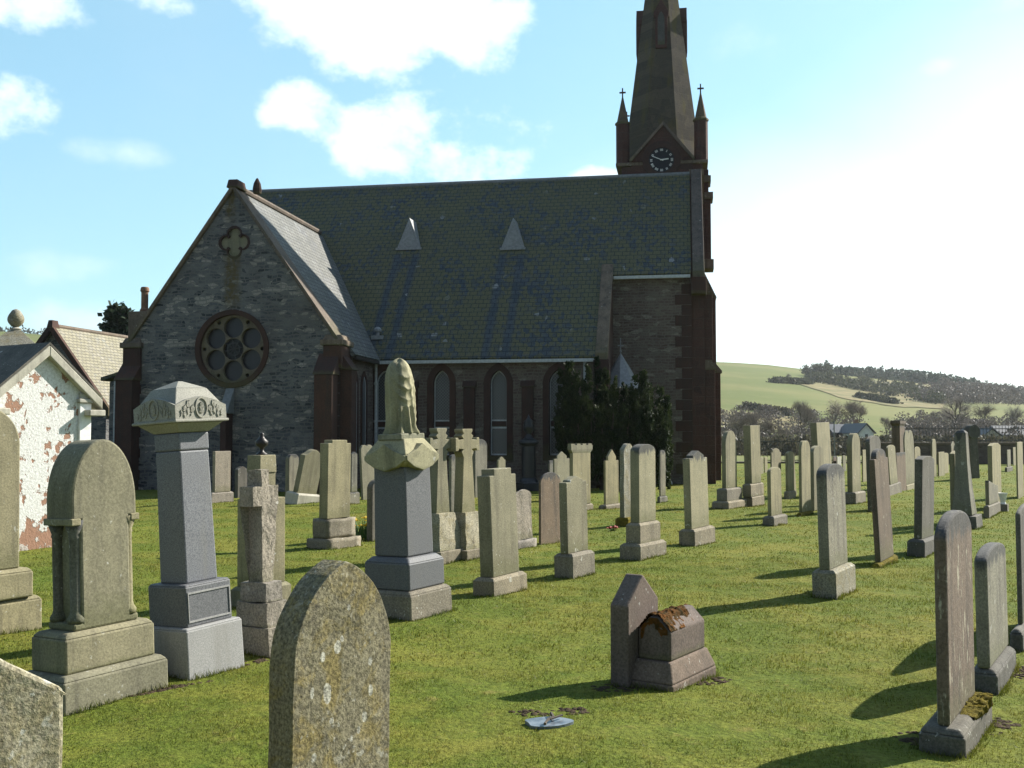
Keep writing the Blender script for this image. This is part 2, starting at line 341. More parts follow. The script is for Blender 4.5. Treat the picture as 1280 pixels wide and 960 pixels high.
def lawn_colour(t, v):
    n0 = t.noise(v, .22, 4, .6); n1 = t.noise(v, .9, 5, .65); n2 = t.noise(v, 5.0, 5, .7); n3 = t.noise(v, 26, 4, .75)
    col = t.mix(t.ramp(n1, .36, .66), (.088, .114, .016), (.150, .146, .026))
    col = t.mix(t.ramp(n0, .45, .68, 0, .55), col, (.085, .125, .016))
    col = t.mix(t.ramp(n2, .56, .74, 0, .6), col, (.20, .165, .05))      # dry thatch
    col = t.mix(t.ramp(n2, .44, .28, 0, .7), col, (.050, .085, .011))   # dark clover
    sp = t.ramp(n3, .25, .75, .72, 1.5)
    return t.mix(1.0, col, t.n('ShaderNodeCombineXYZ', {0: sp, 1: sp, 2: sp}).outputs[0], 'MULTIPLY'), n2, n3
m, t = newmat('lawn'); v = objvec(t, False); c, n2, n3 = lawn_colour(t, v)
finish(t, c, .95, t.math('ADD', t.math('MULTIPLY', n2, 1.2), t.math('MULTIPLY', n3, .7)), .9, .03, .1)
m, t = newmat('grass_blade'); v = objvec(t, False); c, n2, n3 = lawn_colour(t, v)
at_ = t.n('ShaderNodeAttribute', attribute_name='tint')
c = t.mix(1.0, c, at_.outputs['Color'], 'MULTIPLY')
p = t.n('ShaderNodeBsdfPrincipled', {'Base Color': c, 'Roughness': .6, 'Specular IOR Level': .25})
tr = t.n('ShaderNodeBsdfTranslucent', {'Color': c})
mx = t.n('ShaderNodeMixShader', {0: .35, 1: p.outputs[0], 2: tr.outputs[0]})
t.n('ShaderNodeOutputMaterial', {'Surface': mx.outputs[0]})
def leaf_mat(name, c1, c2, trans=.3):
    m, t = newmat(name); v = objvec(t)
    c = t.mix(t.ramp(t.noise(v, 2.2, 4), .35, .65), c1, c2)
    at_ = t.n('ShaderNodeAttribute', attribute_name='tint')
    c = t.mix(1.0, c, at_.outputs['Color'], 'MULTIPLY')
    p = t.n('ShaderNodeBsdfPrincipled', {'Base Color': c, 'Roughness': .6, 'Specular IOR Level': .15})
    tr = t.n('ShaderNodeBsdfTranslucent', {'Color': c})
    mx = t.n('ShaderNodeMixShader', {0: trans, 1: p.outputs[0], 2: tr.outputs[0]})
    t.n('ShaderNodeOutputMaterial', {'Surface': mx.outputs[0]})
leaf_mat('yew_leaf', (.018, .030, .011), (.046, .060, .022), .25)
leaf_mat('conifer_leaf', (.025, .042, .025), (.045, .06, .035))
leaf_mat('gorse_leaf', (.035, .045, .025), (.07, .07, .035))
leaf_mat('twig_leaf', (.10, .086, .074), (.145, .123, .105), .15)
leaf_mat('hedge_leaf', (.055, .055, .032), (.085, .075, .05))

# ---------------------------------------------------------------- mesh helpers
def link(name, bm, mat, parent=None, smooth=False, bevel=0, recalc=True):
    if recalc: bmesh.ops.recalc_face_normals(bm, faces=bm.faces)
    me = bpy.data.meshes.new(name); bm.to_mesh(me); bm.free()
    o = bpy.data.objects.new(name, me); COL.objects.link(o)
    for mm in (mat if isinstance(mat, (list, tuple)) else [mat]): me.materials.append(MATS[mm])
    if parent: o.parent = parent
    if smooth:
        for p in me.polygons: p.use_smooth = True
    if bevel:
        b = o.modifiers.new('bevel', 'BEVEL'); b.width = bevel; b.segments = 2; b.limit_method = 'ANGLE'; b.angle_limit = R(40)
    return o
def tag(o, label, cat, group=None, kind=None):
    if label: o['label'] = label
    if cat: o['category'] = cat
    if group: o['group'] = group
    if kind: o['kind'] = kind
    return o
def empty(name, loc=(0, 0, 0), rotz=0.0, label=None, cat=None, group=None, lean=0.0, pitch=0.0):
    """lean: top towards picture left (deg); pitch: top away from the viewer (deg)"""
    o = bpy.data.objects.new(name, None); COL.objects.link(o); o.empty_display_size = .3
    M = Matrix.Translation(loc) @ Matrix.Rotation(R(-lean), 4, 'Y') @ Matrix.Rotation(R(-pitch), 4, 'X') @ Matrix.Rotation(R(rotz), 4, 'Z')
    o.location = M.to_translation(); o.rotation_euler = M.to_euler()
    return tag(o, label, cat, group)
def box(bm, x0, x1, y0, y1, z0, z1, tx=1.0, ty=1.0, cx=None, cy=None):
    """box, its top scaled by tx,ty"""
    cx = (x0+x1)/2 if cx is None else cx; cy = (y0+y1)/2 if cy is None else cy
    q = [(x0, y0), (x1, y0), (x1, y1), (x0, y1)]
    b = [bm.verts.new((x, y, z0)) for x, y in q]
    u = [bm.verts.new((cx+(x-cx)*tx, cy+(y-cy)*ty, z1)) for x, y in q]
    bm.faces.new(b[::-1]); bm.faces.new(u)
    for i in range(4): bm.faces.new((b[i], b[(i+1) % 4], u[(i+1) % 4], u[i]))
def prism(bm, pts, y0, y1):
    """outline in x,z carried from y0 to y1"""
    a = [bm.verts.new((x, y0, z)) for x, z in pts]; b = [bm.verts.new((x, y1, z)) for x, z in pts]
    n = len(pts); bm.faces.new(a); bm.faces.new(b[::-1])
    for i in range(n): bm.faces.new((a[(i+1) % n], a[i], b[i], b[(i+1) % n]))
def solid(bm, pts, off):
    """planar 3-D outline thickened by the vector off"""
    off = Vector(off)
    a = [bm.verts.new(p) for p in pts]; b = [bm.verts.new(Vector(p)+off) for p in pts]; n = len(pts)
    bm.faces.new(a); bm.faces.new(b[::-1])
    for i in range(n): bm.faces.new((a[(i+1) % n], a[i], b[i], b[(i+1) % n]))
def lathe(bm, prof, seg=20, cx=0, cy=0, sx=1, sy=1):
    rings = []
    for r, z in prof:
        if r < 1e-5: rings.append([bm.verts.new((cx, cy, z))])
        else: rings.append([bm.verts.new((cx+sx*r*math.cos(2*math.pi*i/seg), cy+sy*r*math.sin(2*math.pi*i/seg), z)) for i in range(seg)])
    for a, b in zip(rings, rings[1:]):
        for i in range(seg):
            j = (i+1) % seg
            if len(a) == 1 and len(b) == 1: continue
            if len(a) == 1: bm.faces.new((a[0], b[j], b[i]))
            elif len(b) == 1: bm.faces.new((a[i], a[j], b[0]))
            else: bm.faces.new((a[i], a[j], b[j], b[i]))
    if len(rings[0]) > 1: bm.faces.new(rings[0][::-1])
    if len(rings[-1]) > 1: bm.faces.new(rings[-1])
def tube(bm, pts, r, seg=6, r1=None):
    pts = [Vector(p) for p in pts]; rings = []; n = len(pts)
    for i, p in enumerate(pts):
        d = (pts[min(i+1, n-1)]-pts[max(i-1, 0)]).normalized()
        a = d.orthogonal().normalized(); b = d.cross(a)
        rr = r if r1 is None else r+(r1-r)*i/(n-1)
        rings.append([bm.verts.new(p+rr*(a*math.cos(2*math.pi*k/seg)+b*math.sin(2*math.pi*k/seg))) for k in range(seg)])
    for u, w in zip(rings, rings[1:]):
        # match start angles
        best = min(range(seg), key=lambda s: (w[s].co-u[0].co).length)
        w[:] = w[best:]+w[:best]
        for i in range(seg): bm.faces.new((u[i], u[(i+1) % seg], w[(i+1) % seg], w[i]))
    bm.faces.new(rings[0][::-1]); bm.faces.new(rings[-1])
def rough(bm, amp, cuts=0, sc=6.0, keepbase=True):
    """rock-faced dressing: subdivide and push the surface about"""
    if cuts: bmesh.ops.subdivide_edges(bm, edges=bm.edges[:], cuts=cuts, use_grid_fill=True)
    zmin = min(v.co.z for v in bm.verts)
    o = Vector((random.random()*50, random.random()*50, 0))
    for v in bm.verts:
        v.co += mnoise.noise_vector(v.co*sc+o)*amp + mnoise.noise_vector(v.co*sc*3+o)*amp*.5
def wall_holes(bm, outer, holes, thick, y0=0.0):
    """wall panel in x,z with holes, front face at y0, back at y0+thick"""
    edges = []
    for loop in [outer]+holes:
        vs = [bm.verts.new((x, y0, z)) for x, z in loop]
        edges += [bm.edges.new((vs[i], vs[(i+1) % len(vs)])) for i in range(len(vs))]
    r = bmesh.ops.triangle_fill(bm, use_beauty=True, use_dissolve=False, edges=edges, normal=(0, -1, 0))
    fs = [g for g in r['geom'] if isinstance(g, bmesh.types.BMFace)]
    e = bmesh.ops.extrude_face_region(bm, geom=fs)
    for g in e['geom']:
        if isinstance(g, bmesh.types.BMVert): g.co.y += thick
def circle(cx, cz, r, n=32): return [(cx+r*math.cos(2*math.pi*i/n), cz+r*math.sin(2*math.pi*i/n)) for i in range(n)]
def lancet(cx, z0, zs, za, hw, n=10):
    """pointed-arch outline: sill z0, springing zs, apex za, half-width hw"""
    h = za-zs; rr = (hw*hw+h*h)/(2*hw)          # radius of each arc
    pts = [(cx-hw, z0), (cx+hw, z0)]
    c = cx+hw-rr
    a1 = math.atan2(h, cx-c)
    pts += [(c+rr*math.cos(a1*i/n), zs+rr*math.sin(a1*i/n)) for i in range(n)]
    c2 = cx-hw+rr
    pts += [(c2-rr*math.cos(a1*i/n), zs+rr*math.sin(a1*i/n)) for i in range(n, -1, -1)]
    return pts
def ringframe(bm, outer, inner, y0, y1):
    n = len(outer)
    A = [bm.verts.new((x, y0, z)) for x, z in outer]; B = [bm.verts.new((x, y0, z)) for x, z in inner]
    A2 = [bm.verts.new((x, y1, z)) for x, z in outer]; B2 = [bm.verts.new((x, y1, z)) for x, z in inner]
    for i in range(n):
        j = (i+1) % n
        bm.faces.new((A[i], A[j], B[j], B[i])); bm.faces.new((A2[j], A2[i], B2[i], B2[j]))
        bm.faces.new((A[j], A[i], A2[i], A2[j])); bm.faces.new((B[i], B[j], B2[j], B2[i]))

# ---------------------------------------------------------------- ground
def hump(x, y):
    fade = min(1.0, max(0.0, (46-y)/8))
    p = Vector((x, y, 0))
    return fade*(.055*mnoise.noise(p*.28)+.022*mnoise.noise(p*1.1+Vector((7, 3, 0)))+.008*mnoise.noise(p*3.7))
bm = bmesh.new()
ys = [-8, -4, 0]+[1+.16*i for i in range(100)]+[17+.4*i for i in range(40)]+[33+.9*i for i in range(24)]
grid = []
for y in ys:
    step = .16 if 1 <= y < 14 else .5
    half = max(9, y*.75+6) if y > 0 else 14
    n = 130
    grid.append([bm.verts.new((-half*1.0+2*half*i/n, y, hump(-half+2*half*i/n, y))) for i in range(n+1)])
for a, b in zip(grid, grid[1:]):
    for i in range(len(a)-1): bm.faces.new((a[i], a[i+1], b[i+1], b[i]))
lawn = link('lawn', bm, 'lawn', smooth=True); tag(lawn, 'mown churchyard lawn between the gravestones', 'lawn', kind='structure')

# far land: one sheet from under the lawn to the hill crest and beyond
SKY = [(-2600, 470), (-1200, 440), (-400, 408), (0, 414), (60, 419), (200, 432), (500, 446), (900, 452), (960, 456), (1020, 463), (1090, 471), (1180, 481), (1240, 490), (1300, 497), (1700, 470), (2600, 480), (4200, 500)]
def crest(px):
    for (a, ya), (b, yb) in zip(SKY, SKY[1:]):
        if a <= px <= b: return ya+(yb-ya)*(px-a)/(b-a)
    return 500
RC = 620.0
def landz(px, r):
    """height of the far land along picture column px at distance r"""
    zc = zpix(crest(px), RC)
    if r < 130: z = -.35-.6*max(0, (r-54)/76)
    elif r < RC:
        s = (r-130)/(RC-130); z = -.95+(zc+.95)*(s**1.25*.8+.2*(1-math.cos(math.pi*s))/2)
    else: z = zc+.02*(r-RC)-((r-RC)/300)**2*8
    if r > 140: z += 1.2*min(1, (r-140)/200)*mnoise.noise(Vector((px*.006, r*.008, 3)))*min(1, abs(RC-r)/150+.15)
    return z
def land(px, r):
    d = ray(px, 540); d = Vector((d.x, d.y, 0)); t_ = r/d.y
    return Vector((d.x*t_, r, landz(px, r)))
def landhit(px, py):
    r = 100.0
    while r < 640:
        if landz(px, r) >= zpix(py, r): break
        r += 2
    return land(px, r)
bm = bmesh.new(); rs = [48, 52, 56, 62, 70, 80, 95, 115, 130]+[145+20*i for i in range(24)]+[RC+v for v in (0, 15, 40, 90, 200, 400, 900, 1600)]
pxs = list(range(-2600, 4201, 40))
G = [[bm.verts.new(land(p, r)) for p in pxs] for r in rs]
for a, b in zip(G, G[1:]):
    for i in range(len(a)-1): bm.faces.new((a[i], a[i+1], b[i+1], b[i]))
m, t = newmat('pasture'); v = objvec(t, False)
n1 = t.noise(v, .012, 4, .6); n2 = t.noise(v, .09, 5, .7); n3 = t.noise(t.mapping(v, (1, .25, 1)), .35, 4, .7)
c = t.mix(t.ramp(n1, .4, .6), (.118, .140, .038), (.165, .166, .055))
c = t.mix(t.ramp(n2, .55, .75, 0, .5), c, (.22, .19, .085)); c = t.mix(t.ramp(n3, .5, .75, 0, .3), c, (.09, .10, .035))
finish(t, c, .95, n2, .2, .3, .1)
hills = link('hills', bm, 'pasture', smooth=True); tag(hills, 'green pasture hillside beyond the churchyard', 'hill', kind='structure')
# tan rough strips on the hillside
def patch(name, pts, mat, lift=.25):
    bm = bmesh.new(); 
    xs = sorted(set([p[0] for p in pts]))
    x0, x1 = xs[0], xs[-1]; n = 26; rows = []
    def yb(x, k):
        L = [(p[0], p[k]) for p in pts]
        for (a, ya), (b, yb_) in zip(L, L[1:]):
            if a <= x <= b: return ya+(yb_-ya)*(x-a)/(b-a)
        return L[-1][1]
    for i in range(n+1):
        x = x0+(x1-x0)*i/n; tp, bt = yb(x, 1), yb(x, 2)
        j = 1.2*mnoise.noise(Vector((x*.05, 2, 0)))
        rows.append([bm.verts.new(landhit(x, bt+j+(tp-bt)*k/8)+Vector((0, 0, lift))) for k in range(9)])
    for a, b in zip(rows, rows[1:]):
        for k in range(8): bm.faces.new((a[k], b[k], b[k+1], a[k+1]))
    return tag(link(name, bm, mat, smooth=True), None, None, kind='structure')
m, t = newmat('rough_grazing'); v = objvec(t, False)
c = t.mix(t.ramp(t.noise(v, .12, 5, .7), .35, .65), (.25, .20, .10), (.15, .145, .06)); finish(t, c, .95, spec=.1)
# ---------------------------------------------------------------- the church
TH = R(9.5)
UX = Vector((math.cos(TH), -math.sin(TH), 0)); VY = Vector((math.sin(TH), math.cos(TH), 0))
d = ray(293, 236); CO = Vector((d.x/d.y*28, 28, 0))
def C(px, py, yc):
    dr = ray(px, py); e = Vector((0, 0, EYE))-CO
    t_ = (yc-e.dot(VY))/dr.dot(VY); p = Vector((0, 0, EYE))+dr*t_-CO
    return p.dot(UX), p.z
def PX(x, y, z):
    p = CO+UX*x+VY*y+Vector((0, 0, z-EYE))
    yy = p.y*cp+p.z*sp_; zz = -p.y*sp_+p.z*cp
    return 640+F*p.x/yy, 480-F*zz/yy
church = empty('church', CO, 0, 'grey stone kirk with steep slate roofs, round rose window and clock spire', 'church')
church.rotation_euler = (0, 0, -TH)
xR = C(424, 430, 0)[0]; xL = C(160, 430, 0)[0]; zA = C(293, 238, 0)[1]
zE = zA-(xR-xL)/2*math.tan(R(54.5)); xc = (xL+xR)/2
lo, hi = 1.0, 9.0                                    # nave wall set back by DN
for _ in range(40):
    DN = (lo+hi)/2
    if PX(xR, DN, 2)[0] < 467: lo = DN
    else: hi = DN
zNE = C(600, 444, DN)[1]                              # nave eaves
PN = math.tan(R(49.0))
def roof_hit(px, py):                                 # a point of the nave's front slope
    lo, hi = DN-1, DN+12
    for _ in range(50):
        y = (lo+hi)/2; x, z = C(px, py, y)
        if z > zNE+(y-DN)*PN: lo = y                  # ray above the slope: go further
        else: hi = y
    return x, y, zNE+(y-DN)*PN
_, yR, zR = roof_hit(600, 233)                        # ridge
xN1 = roof_hit(880, 300)[0]; xSK = C(750, 442, DN)[0]
xb, yB, zB = roof_hit(762, 341)                       # end bay wall plane and its top
xN0 = roof_hit(301, 243)[0]
print('church', dict(xL=xL, xR=xR, zA=zA, zE=zE, DN=DN, zNE=zNE, yR=yR, zR=zR, xN1=xN1, xSK=xSK, yB=yB, zB=zB))
slate('nave_slate', [(.050, .062, .076), (.074, .087, .100)], 'x', .88, (.126, .120, .052),
      streaks=[(roof_hit(a, 318)[0]-.03, roof_hit(a, 318)[0]+.06, roof_hit(a, 318)[2], 0) for a in (499, 521, 629, 652)])
slate('transept_slate', [(.12, .125, .13), (.19, .19, .19)], 'y', .25, (.11, .105, .045), rowh=.17)
slate('hall_slate', [(.22, .205, .165), (.30, .275, .22)], 'y', .4, (.24, .21, .10), rowh=.16)
slate('lead_sheet', [(.20, .24, .29), (.25, .29, .34)], 'x', .0, rowh=.5, bw=3)

masonry('whin_gable', runs=[(C(290, 350, 0)[0], .34, C(290, 385, 0)[1], C(290, 318, 0)[1]), (C(289, 240, 0)[0], .2, C(289, 275, 0)[1], C(289, 236, 0)[1]), (C(284, 480, 0)[0], .16, C(284, 500, 0)[1], C(284, 470, 0)[1])], **WHIN)
# transept gable wall with the rose window and quatrefoil cut through it
rx, rz = C(290, 436, 0); rr = C(331, 436, 0)[0]-rx
qx, qz = C(293, 303, 0); q = (C(309.5, 303, 0)[0]-qx)
def quatre(cx, cz, s, n=9):
    pts = []
    for k in range(4):
        a0 = k*math.pi/2; c = (cx+s*.52*math.cos(a0), cz+s*.52*math.sin(a0))
        for i in range(n+1):
            a = a0-R(115)+R(230)*i/n; pts.append((c[0]+s*.5*math.cos(a), c[1]+s*.5*math.sin(a)))
    return pts
bm = bmesh.new()
wall_holes(bm, [(xL, -.1), (xR, -.1), (xR, zE), (xc, zA), (xL, zE)], [circle(rx, rz, rr, 40), quatre(qx, qz, q*1.02)], .55)
link('transept_gable', bm, 'whin_gable', church)
bm = bmesh.new(); box(bm, xR-.5, xR, .55, DN, -.1, zE-.05); link('transept_side_wall', bm, 'brown_rubble', church)
bm = bmesh.new(); box(bm, xL, xL+.5, .55, DN+3, -.1, zE-.05); link('transept_side_wall', bm, 'whin_rubble', church)
# quoins of red sandstone let into both corners
bm = bmesh.new()
for side, xx in ((-1, xL), (1, xR)):
    z = .0; k = 0
    while z < zE-.35:
        h = .27+.05*((k*7) % 3)/2; w = .42 if k % 2 else .24
        box(bm, *(sorted((xx+side*.012, xx-side*w))), -.014, .3 if k % 2 else .48, z, z+h-.012); z += h; k += 1
link('quoins', bm, 'red_dressing', church, bevel=.012)
# rose window: dressed ring, tracery of eight foils, glass
rose = link('rose_window', (lambda b: (ringframe(b, circle(rx, rz, rr*1.13, 48), circle(rx, rz, rr*.985, 48), -.05, .2), b)[1])(bmesh.new()), 'red_dressing', church)
bm = bmesh.new(); n = 6; foils = [circle(rx+rr*.625*math.cos(math.pi/2+k*2*math.pi/n), rz+rr*.625*math.sin(math.pi/2+k*2*math.pi/n), rr*.298, 26) for k in range(n)]
eyes = [circle(rx+rr*.885*math.cos(math.pi/2+(k+.5)*2*math.pi/n), rz+rr*.885*math.sin(math.pi/2+(k+.5)*2*math.pi/n), rr*.06, 10) for k in range(n)]
wall_holes(bm, circle(rx, rz, rr*.985, 48), foils+eyes+[circle(rx, rz, rr*.312, 28)], .12, .08)
link('tracery', bm, 'tracery_stone', rose)
bm = bmesh.new(); box(bm, rx-rr*.97, rx+rr*.97, .22, .24, rz-rr*.97, rz+rr*.97); link('glass', bm, 'dark_glass', rose)
bm = bmesh.new()
for k in range(4):
    a = k*math.pi/4+.2; tube(bm, [(rx-rr*.33*math.cos(a), .12, rz-rr*.33*math.sin(a)), (rx+rr*.33*math.cos(a), .12, rz+rr*.33*math.sin(a))], .017, 6)
ringframe(bm, circle(rx, rz, rr*.2, 24), circle(rx, rz, rr*.165, 24), .1, .14)
link('centre_bars', bm, 'dark_metal', rose)
quat = link('quatrefoil', (lambda b: (ringframe(b, quatre(qx, qz, q*1.18), quatre(qx, qz, q), -.02, .15), b)[1])(bmesh.new()), 'red_dressing', church)
bm = bmesh.new(); prism(bm, quatre(qx, qz, q*1.01), .04, .2); link('panel', bm, 'pale_sandstone', quat)
# coping along the gable, apex stone, kneelers
sl_ = math.hypot(xR-xc, zA-zE); dirR = Vector((xR-xc, 0, zE-zA)).normalized()
for s in (-1, 1):
    bm = bmesh.new(); dd = Vector((s*dirR.x, 0, dirR.z)); nn = Vector((s*-dirR.z, 0, dirR.x)); a = Vector((xc, -.10, zA)); b = a+dd*(sl_+.08)
    solid(bm, [a+Vector((0, 0, .02)), b+nn*.0, b+nn*.10, a+Vector((0, 0, .10/nn.z*1.0))], (0, .68, 0))
    link('gable_coping', bm, 'coping_stone', church, bevel=.015)
    bm = bmesh.new(); x0, x1 = ((xR-.42, xR+.10) if s > 0 else (xL-.10, xL+.42))
    box(bm, x0, x1, -.10, .75, zE-.62, zE-.02); kn = link('kneeler_stone', bm, 'red_dressing', church, bevel=.02)
    bm = bmesh.new(); box(bm, x0-.07, x1+.05, -.15, .80, zE-.018, zE+.13); box(bm, x0-.02, x1, -.11, .76, zE+.1305, zE+.27, .8, .8); link('cap_stone', bm, 'coping_stone', kn, bevel=.015)
bm = bmesh.new(); box(bm, xc-.17, xc+.17, -.12, .5, zA+.06, zA+.30, .8, .8); lathe(bm, [(.11, zA+.06), (.13, zA+.2), (.10, zA+.36), (.03, zA+.5), (0, zA+.52)], 10, xc+.36, .75)
link('apex_stone', bm, 'red_dressing', church, bevel=.02)
# buttresses and the sloping slab below the rose
def buttress(x0, x1, y0, y1, z1, cap, mat='red_dressing', cmat='coping_stone', face='y'):
    bm = bmesh.new(); box(bm, x0, x1, y0, y1, -.1, z1); o = link('buttress', bm, mat, church, bevel=.015)
    bm = bmesh.new(); e = .04
    if face == 'y': solid(bm, [(x0-e, y0-e, z1+.004), (x0-e, y1, z1+cap), (x0-e, y1, z1-.05+.054)], (x1-x0+2*e, 0, 0))
    else: solid(bm, [(x1+e, y0-e, z1+.004), (x0, y0-e, z1+cap), (x0, y0-e, z1+.004)], (0, y1-y0+2*e, 0))
    link('weathering', bm, cmat, o, bevel=.012)
    return o
zb1 = C(411, 468, -.5)[1]
buttress(xR-.52, xR-.02, -.5, -.016, zb1, .6, cmat='red_dressing')
buttress(xR+.014, xR+.34, .05, .50, zb1+.15, .5, cmat='red_dressing', face='x')
buttress(xL-.1, xL+.4, -.45, -.016, zb1-.1, .5, cmat='red_dressing')
xs0, zs0 = C(275, 517, -.45); xs1, zs1 = C(291, 487, 0)
buttress(xs0, xs1+.02, -.45, -.016, zs0, zs1-zs0+.05, cmat='grey_slate')
# transept side: two narrow lights
for i, px in enumerate((441, 450)):
    y0 = DN*(.42+.26*i); zt = zNE-.5; w = .19
    fr = link('side_light', (lambda b: (ringframe(b, [(p[0], p[1]) for p in lancet(0, .9, zt-.45, zt, w+.09)], [(p[0], p[1]) for p in lancet(0, .95, zt-.45, zt-.12, w)], -.03, .06), b)[1])(bmesh.new()), 'red_dressing', church)
    fr.rotation_euler = (0, 0, math.pi/2); fr.location = (xR+.01, y0, 0)
    bm = bmesh.new(); ringframe(bm, lancet(0, .97, zt-.45, zt-.13, w-.01), lancet(0, 1.02, zt-.45, zt-.18, w-.05), -.005, .03); link('frame', bm, 'pale_paint', fr)
    bm = bmesh.new(); prism(bm, lancet(0, .93, zt-.45, zt-.1, w+.02), .0, .02); link('glass', bm, 'pale_paint' if i == 9 else 'guarded_glass', fr)
# transept roof
def slab_roof(name, mat, a, b, c, dd, th=.12):
    bm = bmesh.new(); n = (Vector(b)-Vector(a)).cross(Vector(dd)-Vector(a)).normalized()
    if n.z < 0: n = -n
    solid(bm, [a, b, c, dd], n*th); return link(name, bm, mat, church)
yT = DN+(zA-zNE)/PN+.2
TT = math.tan(R(54.5)); ov = .16
slab_roof('transept_roof', 'transept_slate', (xc, .58, zA-.06), (xc, yT, zA-.06), (xR+ov, yT, zE-.06-ov*TT), (xR+ov, .58, zE-.06-ov*TT))
slab_roof('transept_roof', 'transept_slate', (xc-.002, .58, zA-.06), (xc-.002, yT, zA-.06), (xL-ov, yT, zE-.06-ov*TT), (xL-ov, .58, zE-.06-ov*TT))
bm = bmesh.new(); tube(bm, [(xc, .6, zA+.14), (xc, yT-.4, zA+.14)], .09, 8); link('ridge_tiles', bm, 'coping_stone', church)

# nave
wn = [480, 552, 623, 697]; holes = []; wins = []
hw = (C(634, 500, DN)[0]-C(612, 500, DN)[0])/2
for px in wn:
    cx_, za = C(px, 462, DN); _, z0 = C(px, 569, DN); holes.append(lancet(cx_, z0, za-.42, za, hw)); wins.append((cx_, z0, za))
bm = bmesh.new(); wall_holes(bm, [(xR, -.1), (xSK-.12, -.1), (xSK-.12, zNE-.02), (xR, zNE-.02)], holes, .5, DN); link('nave_wall', bm, 'brown_rubble', church)
for cx_, z0, za in wins:
    w = link('lancet_window', (lambda b: (ringframe(b, lancet(cx_, z0-.16, za-.42, za+.2, hw+.17), lancet(cx_, z0-.01, za-.42, za-.01, hw-.012), DN-.045, DN+.16), b)[1])(bmesh.new()), 'red_dressing', church)
    bm = bmesh.new(); ringframe(bm, lancet(cx_, z0, za-.42, za-.015, hw-.015), lancet(cx_, z0+.04, za-.42, za-.06, hw-.045), DN+.13, DN+.19)
    zt = z0+.78; box(bm, cx_-hw+.03, cx_+hw-.03, DN+.135, DN+.185, zt, zt+.05); box(bm, cx_-hw+.03, cx_+hw-.03, DN+.135, DN+.185, zt+.22, zt+.26)
    link('frame', bm, 'pale_paint', w)
    bm = bmesh.new(); box(bm, cx_-hw+.03, cx_+hw-.03, DN+.132, DN+.17, zt+.06, zt+.21); link('transom_panel', bm, 'red_dressing', w)
    bm = bmesh.new(); prism(bm, lancet(cx_, z0+.02, za-.42, za-.04, hw-.03), DN+.165, DN+.18); link('glass', bm, 'guarded_glass', w)
for a, b in zip(wins, wins[1:]):
    x = (a[0]+b[0])/2; buttress(x-.17, x+.17, DN-.13, DN-.016, zNE-.95, .2, cmat='red_dressing')
xe = xN1-.42
bm = bmesh.new(); box(bm, xSK-.12, xe, yB, yB+.5, -.1, zB-.05); link('end_bay_wall', bm, 'brown_rubble', church)
bm = bmesh.new(); solid(bm, [(xSK-.12, DN, -.1), (xSK-.12, DN, zNE-.1), (xSK-.12, yB, zB-.1), (xSK-.12, yB, -.1)], (.34, 0, 0)); link('aisle_end_wall', bm, 'red_coursed', church)
bm = bmesh.new(); z = 0; k = 0
while z < zB-.4:
    w = .5 if k % 2 else .3; box(bm, xe-w, xe+.012, yB-.014, yB+.4, z, z+.31); z += .325; k += 1
link('quoins', bm, 'red_dressing', church, bevel=.012)
yv = 2*yR-DN
def slope_z(y): return zNE+(y-DN)*PN
bm = bmesh.new(); nrm = Vector((0, -PN, 1)).normalized()*.12
solid(bm, [(xN0, DN-.15, slope_z(DN-.15)), (xSK-.121, DN-.15, slope_z(DN-.15)), (xSK-.121, yR, zR), (xN0, yR, zR)], nrm)
link('nave_roof', bm, 'nave_slate', church)
roof = church.children[-1] if False else [o for o in COL.objects if o.name.startswith('nave_roof')][-1]
bm = bmesh.new(); solid(bm, [(xSK-.119, yB-.15, slope_z(yB-.15)), (xe, yB-.15, slope_z(yB-.15)), (xe, yR, zR), (xSK-.119, yR, zR)], nrm)
link('end_bay_roof', bm, 'nave_slate', church)
bm = bmesh.new(); solid(bm, [(xN0, yv+.15, slope_z(DN-.15)), (xe, yv+.15, slope_z(DN-.15)), (xe, yR+.002, zR), (xN0, yR+.002, zR)], (0, nrm.y*-1, nrm.z)); link('rear_roof', bm, 'nave_slate', church)
bm = bmesh.new(); tube(bm, [(xN0, yR, zR+.13), (xe, yR, zR+.13)], .085, 8); link('ridge_tiles', bm, 'grey_slate', church)
bm = bmesh.new(); solid(bm, [(xN0, DN+.5, 0), (xN0, DN+.5, slope_z(DN+.5)), (xN0, yR, zR-.02), (xN0, yv-.3, slope_z(DN+.3)), (xN0, yv-.3, 0)], (.4, 0, 0)); link('west_gable', bm, 'whin_rubble', church)
bm = bmesh.new(); solid(bm, [(xe+.002, yB+.1, -.1), (xe+.002, yB+.1, slope_z(yB+.1)), (xe+.002, yR, zR-.02), (xe+.002, 2*yR-yB, slope_z(yB)), (xe+.002, 2*yR-yB, -.1)], (.40, 0, 0)); link('east_gable', bm, 'red_coursed', church)
